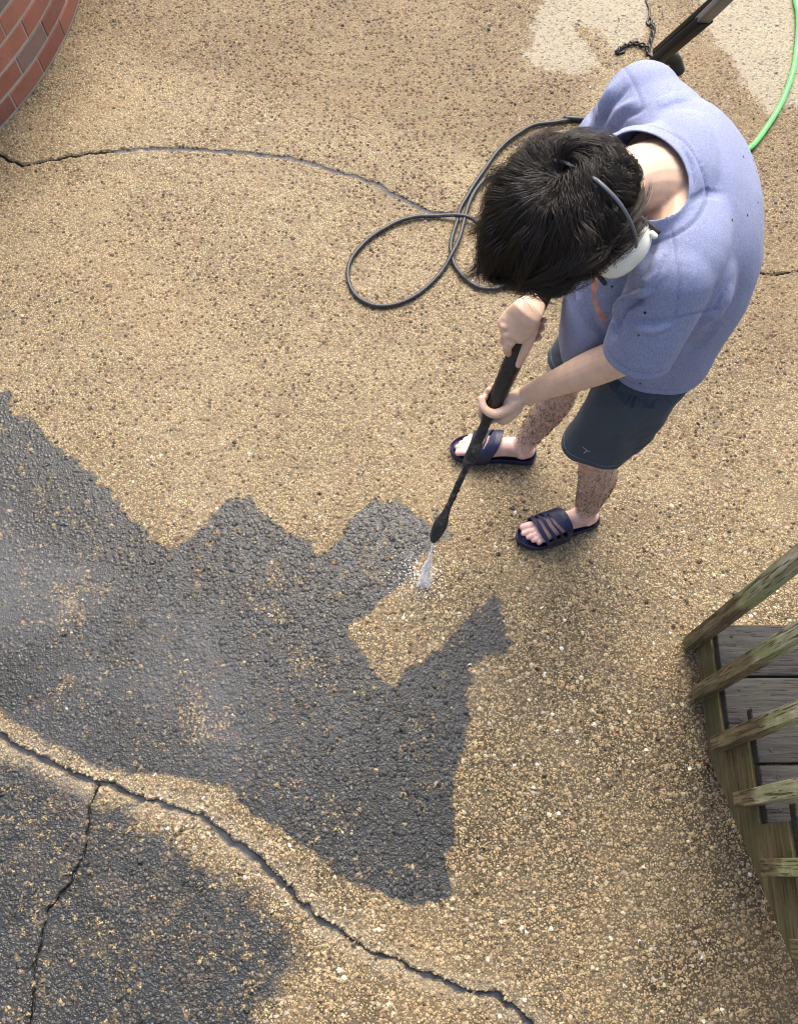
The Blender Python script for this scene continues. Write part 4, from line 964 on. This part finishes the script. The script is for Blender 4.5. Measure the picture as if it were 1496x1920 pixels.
def sandals():
    for heel, toe, ank, s in FEET:
        f = nrm(toe - heel); L0 = np.linalg.norm(toe - heel); side = np.cross(f, EZ); inn = side * s
        t = bpy.data.objects.new('sandal', None); COL.objects.link(t); t.parent = PE; base = heel * 1.0; base[2] = 0; t.location = tuple(base - PO); t.empty_display_size = .03
        base = base
        hl = A(heel[0], heel[1], 0) - f * .016; L = L0 + .034
        outline = [(0, .0), (.012, .018), (.04, .029), (.12, .034), (.25, .034), (.42, .036), (.58, .044), (.72, .050), (.84, .049), (.93, .038), (.985, .018), (1.0, 0)]
        outl2 = [(0, .0), (.012, .018), (.04, .029), (.12, .033), (.25, .033), (.42, .037), (.58, .046), (.72, .051), (.82, .047), (.91, .034), (.97, .017), (1.0, 0)]
        ip = cr(np.array(outline), 5); op = cr(np.array(outl2), 5)
        loop = [(a, b) for a, b in ip] + [(a, -b) for a, b in op[::-1][1:-1]]
        n = len(loop)
        def ring(sc, z): return [hl + f * L * (.5 + (a - .5) * (1 - (1 - sc) * .35)) + inn * b * sc + EZ * z for a, b in loop]
        rise = lambda V: V
        rings = [ring(.93, .0015), ring(.99, .006), ring(1.0, .016), ring(1.0, .027), ring(.975, .032), ring(.93, .0315), ring(.90, .0265), ring(.6, .0255), ring(.2, .0255)]
        V = []; F = []
        for k, r in enumerate(rings):
            for (a, b), p in zip(loop, r):
                p = p.copy(); up = .007 * np.clip((a - .8) / .2, 0, 1) ** 2 + .004 * np.clip((.15 - a) / .15, 0, 1)
                p[2] += up * (k > 0); V.append(p - base)
        for k in range(len(rings) - 1):
            for j in range(n): F.append((k * n + j, k * n + (j + 1) % n, (k + 1) * n + (j + 1) % n, (k + 1) * n + j))
        F += [tuple(range(n))[::-1], tuple((len(rings) - 1) * n + j for j in range(n))]
        bm = bmesh.new(); vs = [bm.verts.new(Vector(v)) for v in V]
        for q in F: bm.faces.new([vs[i] for i in q])
        bmesh.ops.recalc_face_normals(bm, faces=bm.faces); me = bpy.data.meshes.new('sole'); bm.to_mesh(me); bm.free()
        me.polygons.foreach_set('use_smooth', [True] * len(me.polygons)); link('sole', me, M_navy, t)
        # upper: one moulded band over the instep with slanting slots cut through it
        nu_, na_ = 90, 70
        U, Tt = np.meshgrid(np.linspace(0, 1, nu_), np.linspace(0, 1, na_), indexing='ij')
        af = .80 - .02 * U - .10 * U ** 2; ab = .56 - .30 * U + .17 * U ** 2 - .02 * np.sin(math.pi * U)
        Pm = np.stack([U.ravel(), (ab + (af - ab) * Tt).ravel(), np.zeros(U.size)], 1)
        ii_ = (np.arange(nu_ - 1)[:, None] * na_ + np.arange(na_ - 1)[None]).ravel(); Fq = np.stack([ii_, ii_ + na_, ii_ + na_ + 1, ii_ + 1], 1)
        def slot(u0, a0, u1, a1, w0, w1):
            def f(v):
                dx, dy = (u1 - u0) * .45, a1 - a0; px, py = (v[:, 0] - u0) * .45, v[:, 1] - a0
                t = np.clip((px * dx + py * dy) / (dx * dx + dy * dy), 0, 1)
                return np.hypot(px - t * dx, py - t * dy) - (w0 + (w1 - w0) * t)
            return f
        Pm, Fq = trim(Pm, Fq, [slot(.24, .735, .80, .660, .009, .022), slot(.22, .685, .82, .575, .009, .022), slot(.36, .620, .85, .492, .009, .020)])
        uu, aa = Pm[:, 0], Pm[:, 1]; an = math.pi * uu; cb = np.cos(an)
        hz = np.interp(aa, [.40, .50, .62, .75, .82], [.112, .104, .088, .064, .055])
        wid = np.interp(aa, [.3, .5, .7, .85], [.044, .050, .053, .052])
        bb = np.sign(cb) * np.abs(cb) ** .72 * wid
        Vs = hl[None] + np.outer(aa * L, f) + np.outer(bb, inn) + np.outer(.020 + (hz - .012) * np.sin(an) ** .62, EZ) - base
        ctr = Vs.mean(0) - A(0, 0, .03); nn = normals(Vs, Fq)
        if np.sum((Vs - ctr) * nn) < 0: Fq = Fq[:, ::-1]
        solid('strap', Vs, Fq, .0045, M_navy, t, off=1)

def make_hair():
    global M_hair
    m = Mat('dark_brown_hair'); u = m.attr('along'); rn = m.attr('rnd')
    col = m.mix(rn, (.006, .0048, .0042), (.020, .014, .011)); col = m.mix(m.map(u, .4, 1.0, 0, .6), col, (.032, .021, .015))
    m.bs(Base_Color=col, Roughness=.42); m.bs(**{'Specular_IOR_Level': .5}); M_hair = m.m
    g = np.random.default_rng(11)
    RX = A(.087, .109, .106); c0 = hp(-.004, .000, .024)
    M = np.stack([HL, HF, HU])                       # world -> head axes (rows)
    def S(d): return c0 + (d / RX / np.sqrt(np.sum((d / RX / RX * 1) ** 2))[..., None] if False else 0)
    # whorl: where the photograph's crown lies on the skull
    camp = A(0, 0, CAM_H); ray = nrm(P(1045, 322, 1.45) - camp)
    o_ = (M @ (camp - c0)) / (RX * 1.12); r_ = (M @ ray) / (RX * 1.12)
    b = o_ @ r_; q = b * b - (r_ @ r_) * (o_ @ o_ - 1); tt = (-b - math.sqrt(max(q, 0))) / (r_ @ r_)
    wh = nrm(o_ + r_ * tt)                           # unit direction in head space
    NS = 20000; STEP = 13
    d = g.normal(size=(NS * 3, 3)); d /= np.linalg.norm(d, axis=1)[:, None]
    l, f, u = d.T
    line = np.where(f > 0, -.02 + .62 * f ** 1.5, -.30 - .35 * (-f)) - .0
    line = np.where((np.abs(l) > .75) & (f > -.35), .05, line)
    d = d[u > line]; ex = d[NS:]; ex = ex[(ex[:, 0] < -.15) & (ex[:, 2] > .15)][:5000]; d = np.vstack([d[:NS], ex]); NS = len(d)
    clump = None; ctr = d[g.integers(0, NS, 420)]
    # nearest clump centre
    clump = np.argmax(d @ ctr.T, axis=1); cn = g.normal(size=(420, 3)) * .50; cl = g.uniform(.62, 1.32, 420); clift = g.uniform(0, 1, 420)
    pos = d * RX; V = np.zeros((STEP + 1, NS, 3)); V[0] = pos * .995
    dist = np.arccos(np.clip(d @ wh, -1, 1))
    back = np.clip(-(d[:, 1]) * 1.1 - (d[:, 2] - .3) * .6, 0, 1)
    side = np.clip(np.abs(d[:, 0]) - .45, 0, 1)
    length = (.158 - .110 * np.clip(back * 1.5, 0, 1) - .05 * side * (d[:, 0] > 0)) * cl[clump] * g.uniform(.75, 1.15, NS)
    length = np.maximum(length, .018)
    cur = pos.copy(); off = .006 + (.036 + .030 * np.clip(-d[:, 0] - .1, 0, 1)) * np.clip(1 - back * .8, .5, 1) * g.random(NS) ** .6
    rnd3 = g.normal(size=(NS, 3)) * .20; cidx = np.array([np.argmax(d @ c_) for c_ in ctr])[clump]; tight = g.uniform(.30, .97, NS) * np.clip(1 - back * .8, .25, 1)
    grav = M @ A(0, 0, -1.0)
    vel = None
    for k in range(1, STEP + 1):
        dn = cur / RX; rad = np.linalg.norm(dn, axis=1); n = dn / RX; n /= np.linalg.norm(n, axis=1)[:, None]
        away = dn / rad[:, None] - wh * (np.sum(dn * wh, 1) / rad)[:, None] * .9
        away = away - n * np.sum(away * n, 1)[:, None]; away /= np.linalg.norm(away, axis=1)[:, None] + 1e-9
        sw = np.cross(n, away) * (.75 * np.exp(-dist * 1.1))[:, None]
        fwd = A(0, 1, .0) * np.clip(d[:, 1] + .4, 0, 1)[:, None] * .35
        t = away + sw + fwd + cn[clump] + rnd3 + grav * (.28 + .5 * (k / STEP) ** 2)
        t -= n * (np.sum(t * n, 1) * np.where(rad < 1.12, 1.0, .25))[:, None]
        t /= np.linalg.norm(t, axis=1)[:, None] + 1e-9
        vel = t if vel is None else vel * .55 + t * .45
        vel /= np.linalg.norm(vel, axis=1)[:, None] + 1e-9
        cur = cur + vel * (length / STEP)[:, None]
        dn = cur / RX; rad = np.linalg.norm(dn, axis=1)
        lift = 1 + (off * min(1, k / 4.0) * (.75 + .5 * clift[clump])) / .095
        fr = np.clip((cur[:, 1] / RX[1] - .72) * 4, 0, 1) * np.clip((.45 - cur[:, 2] / RX[2]) * 3, 0, 1)      # past the hairline at the forehead hair hangs free
        want = lift * (1 - fr) + np.maximum(lift, rad) * fr
        cur = np.where((rad < want)[:, None], dn / rad[:, None] * want[:, None] * RX, cur * .6 + .4 * (dn / rad[:, None] * (want[:, None] * (1 - fr[:, None]) + rad[:, None] * fr[:, None])) * RX)
        V[k] = cur
    for k in range(1, STEP + 1):                     # strands gather into locks towards their tips
        w = (tight * (k / STEP) ** .9)[:, None]; gd = V[k][cidx]; V[k] = V[k] * (1 - w) + (gd + (V[0] - V[0][cidx]) * .30) * w
    loc_c = (hp(.118, -.012, -.022) - c0) @ M.T; hit = np.zeros(NS, bool)
    for k in range(STEP + 1): hit |= np.sum(((V[k] - loc_c) / A(.054, .070, .064)) ** 2, 1) < 1
    loc_r = (hp(-.088, -.012, -.040) - c0) @ M.T
    for k in range(1, STEP + 1):
        w = (V[k] - loc_r) / A(.058, .066, .060); r_ = np.linalg.norm(w, axis=1); m_ = r_ < 1
        V[k][m_] = loc_r + (w[m_] / r_[m_, None]) * A(.058, .066, .060)
    tip = PROJ(V[STEP] @ M + c0); hit |= (tip[:, 1] > 592) | ((tip[:, 1] > 560) & (g.random(NS) < .45))
    V = V[:, ~hit]; clump = clump[~hit]; NS = V.shape[1]
    W = V @ M + c0                                   # back to world
    # ribbons with three sides
    K = STEP + 1; T = np.gradient(W, axis=0); T /= np.linalg.norm(T, axis=2)[..., None] + 1e-9
    N = V / RX / RX @ M; N /= np.linalg.norm(N, axis=2)[..., None] + 1e-9
    B = np.cross(T, N); B /= np.linalg.norm(B, axis=2)[..., None] + 1e-9; N = np.cross(B, T)
    wd = (.00062 * g.uniform(.7, 1.3, NS))[None, :, None] * (np.linspace(1, 0, K) ** .7 * .92 + .10)[:, None, None]
    VV = np.stack([W + B * wd, W - B * wd, W + N * wd], 2)     # K,NS,3,3
    VV = VV.transpose(1, 0, 2, 3).reshape(-1, 3)
    base = (np.arange(NS) * K * 3)[:, None, None] + (np.arange(K - 1) * 3)[None, :, None]
    F = []
    for j in range(3):
        a, b_ = base + j, base + (j + 1) % 3; F.append(np.stack([a, b_, b_ + 3, a + 3], -1).reshape(-1, 4))
    F = np.concatenate(F)
    me = bpy.data.meshes.new('hair'); cap = MB()
    cap.ell((0, 0, 0), (HL, HF, HU), RX * 1.035, 48, 28)
    cv = np.array(cap.V); loc = cv @ M.T / RX
    lf, lu, ll = loc[:, 1], loc[:, 2], loc[:, 0]
    okv = lu > np.where(lf > 0, .02 + .62 * np.clip(lf, 0, 1) ** 1.5, -.28 - .35 * (-np.clip(lf, -1, 0))) 
    okv &= ~((np.abs(ll) > .75) & (lf > -.35) & (lu < .05))
    cf = [f for f in cap.F if all(okv[i] for i in f)]
    used = sorted({i for f in cf for i in f}); mp = {v: i for i, v in enumerate(used)}
    cv = cv[used] + c0; cf = [[mp[i] for i in f] for f in cf]
    n0 = len(VV); AV = np.vstack([VV, cv]) - PO
    nf = len(F); me.vertices.add(len(AV)); me.vertices.foreach_set('co', AV.ravel())
    loops = np.concatenate([F.ravel(), np.array([i + n0 for f in cf for i in f], int)]); starts = np.concatenate([np.arange(nf) * 4, nf * 4 + np.r_[0, np.cumsum([len(f) for f in cf])[:-1]]])
    me.loops.add(len(loops)); me.loops.foreach_set('vertex_index', loops.astype(np.int32)); me.polygons.add(len(starts)); me.polygons.foreach_set('loop_start', starts.astype(np.int32))
    me.polygons.foreach_set('use_smooth', np.ones(len(starts), bool)); me.update(calc_edges=True); me.validate()
    al = np.tile(np.repeat(np.linspace(0, 1, K), 3), NS); rv = np.repeat(g.random(NS) * .6 + .4 * g.random(420)[clump], K * 3)
    for nm, arr in (('along', np.r_[al, np.zeros(len(cv))]), ('rnd', np.r_[rv, np.zeros(len(cv))])):
        a = me.attributes.new(nm, 'FLOAT', 'POINT'); a.data.foreach_set('value', arr.astype(np.float32))
    link('hair', me, M_hair, PE)

def face_bits():
    eye = plain('eye_white', (.7, .68, .64), .2, var=.03); iris = plain('iris_brown', (.03, .015, .008), .15)
    for s in (-1, 1):
        mb = MB(); c = hp(s * .031, .083, -.012); mb.ell(c - PO, (HL, HF, HU), (.0125, .0115, .0085)); e = mb.build('eye', eye, PE)
        mb = MB(); mb.ell(c + HF * .0095 - HU * .002 - PO, (HL, HF, HU), (.005, .0028, .005)); mb.build('iris', iris, e)
        mb = MB(); mb.tube([hp(s * (.014 + .011 * k), .100 - .004 * k * k * .6, .010 + .003 * math.sin(k)) - PO for k in range(4)], [.002, .003, .0028, .0015], 8, HF, 3); mb.build('eyebrow', M_hair, PE)
    mb = MB(); mb.ell(hp(0, .100, -.071) - PO, (HL, HF, HU), (.020, .003, .003)); mb.build('lips', plain('lips', (.42, .17, .15), .5), PE)
def leg_hair(V, F, N):
    g = np.random.default_rng(4); m = plain('leg_hair_strands', (.018, .012, .009), .5)
    for (hip, knee, ank) in LEGS:
        pass
    z = V[:, 2]; ok = np.where((z > .125) & (z < .50))[0]
    den = np.exp(-((V[ok, 2] - .24) / .13) ** 2) + .25; den /= den.sum()
    pick = g.choice(ok, 4200, p=den); mb = MB()
    VV = []; FF = []
    for i in pick:
        p = V[i] + g.normal(size=3) * .0012; n = N[i]; t = nrm(A(g.normal() * .45, g.normal() * .45, -1.0) + g.normal(size=3) * .3); t = nrm(t - n * (t @ n))
        L = g.uniform(.008, .020); w = nrm(np.cross(t, n)) * g.uniform(.00020, .00038)
        a, b, c = p, p + t * L * .5 + n * .0022, p + t * L + n * .0016 + w * 1.2 * g.normal()
        k = len(VV); VV += [a - w, a + w, a + n * .0005, b - w, b + w, b + n * .0007, c]
        for j in range(3):
            j2 = (j + 1) % 3; FF += [(k + j, k + j2, k + 3 + j2, k + 3 + j), (k + 3 + j, k + 3 + j2, k + 6)]
    part('leg_hair', VV, FF, m)

def ear_defenders():
    t = empty('ear_defenders', 'white cupped ear defenders with a grey headband worn over the dark hair', 'ear defenders', tuple(HC)); o = HC
    B = nrm(HU * math.cos(R(30)) - HF * math.sin(R(30))); fdir = np.cross(HL, B) ; fdir = nrm(fdir)
    cu = -.022; cf = -.012
    for s in (1, -1):
        c = hp(s * (.084 if s > 0 else .052), cf, cu if s > 0 else cu - .022)
        # cushion
        mb = MB(); an = np.linspace(0, 2 * math.pi, 29)
        mb.tube([c + HF * .040 * math.cos(a) + HU * .036 * math.sin(a) + HL * s * .004 - o for a in an], .0125, 12, HL, 2, False); mb.build('cushion', M_black, t)
        mb = MB(); mb.tube([c + HL * s * .012 - o, c + HL * s * .022 - o], [(.057, .049), (.058, .050)], 36, HF, 2, False); mb.build('cup_plate', M_black, t)
        # shell: flat-fronted dome
        V = []; F = []; n = 40; prof = [(1.0, .0), (1.0, .006), (.97, .012), (.88, .022), (.72, .031), (.52, .037), (.28, .040), (.05, .041)]
        for r, dd in prof:
            for k in range(n):
                a = 2 * math.pi * k / n; ca, sa = math.cos(a), math.sin(a); e = 2 / 2.5
                V.append(c + HL * s * (.024 + dd) + HF * .0575 * r * np.sign(ca) * abs(ca) ** e + HU * .050 * r * np.sign(sa) * abs(sa) ** e - o)
        m_ = len(prof)
        for i in range(m_ - 1):
            for k in range(n):
                f_ = (i * n + k, i * n + (k + 1) % n, (i + 1) * n + (k + 1) % n, (i + 1) * n + k); F.append(f_ if s > 0 else f_[::-1])
        F.append(tuple((m_ - 1) * n + k for k in range(n)) if s > 0 else tuple((m_ - 1) * n + k for k in range(n))[::-1])
        sh = link('cup_shell', mesh_from('cup_shell', V, F), M_white, t)
        # pivots front and back and the wire yoke between them and the band
        top = HC + HL * s * .112 + B * .062 - HF * .012
        for e in (1, -1):
            pv = c + HL * s * .030 + HF * e * .060
            mb = MB(); mb.tube([pv - HL * s * .020 - o, pv + HL * s * .018 + HF * e * .004 - o], .0048, 10, HF, 2); mb.build('pivot', M_black, t)
            mb = MB(); mb.tube([pv - HL * s * .006 - o, pv - HL * s * .004 + HU * .035 + HF * e * .004 - o, top * .45 + pv * .55 + HF * e * .012 + HU * .012 - HL * s * .002 - o, top - o], .0017, 8, HL, 5); mb.build('yoke_wire', M_wire, t)
        mb = MB(); pv = c + HL * s * .045 - HF * .057 + HU * .012; mb.tube([pv - HL * s * .003 - o, pv + HL * s * .003 - o], .0055, 14, HF, 2); mb.build('knob', M_white, t)
    mb = MB(); pts = []
    for a in np.linspace(R(24), R(156), 21): pts.append(HC + HL * (.130 if a < 1.57 else .104) * math.cos(a) + B * ((.161 - .026 * max(0, a - 1.25)) * math.sin(a) + .006) - HF * .012 - o)
    mb.tube(pts, [(.0016, .0034)] * len(pts), 8, nrm(HL * .0 + B), 3); mb.build('headband', M_band, t)

spray_wand(); water(); hoses(); washer()
SHIRT = tshirt(); bV, bF, bN = body(SHIRT); shorts(SHIRT); sandals(); make_hair(); face_bits(); leg_hair(bV, bF, bN); ear_defenders()
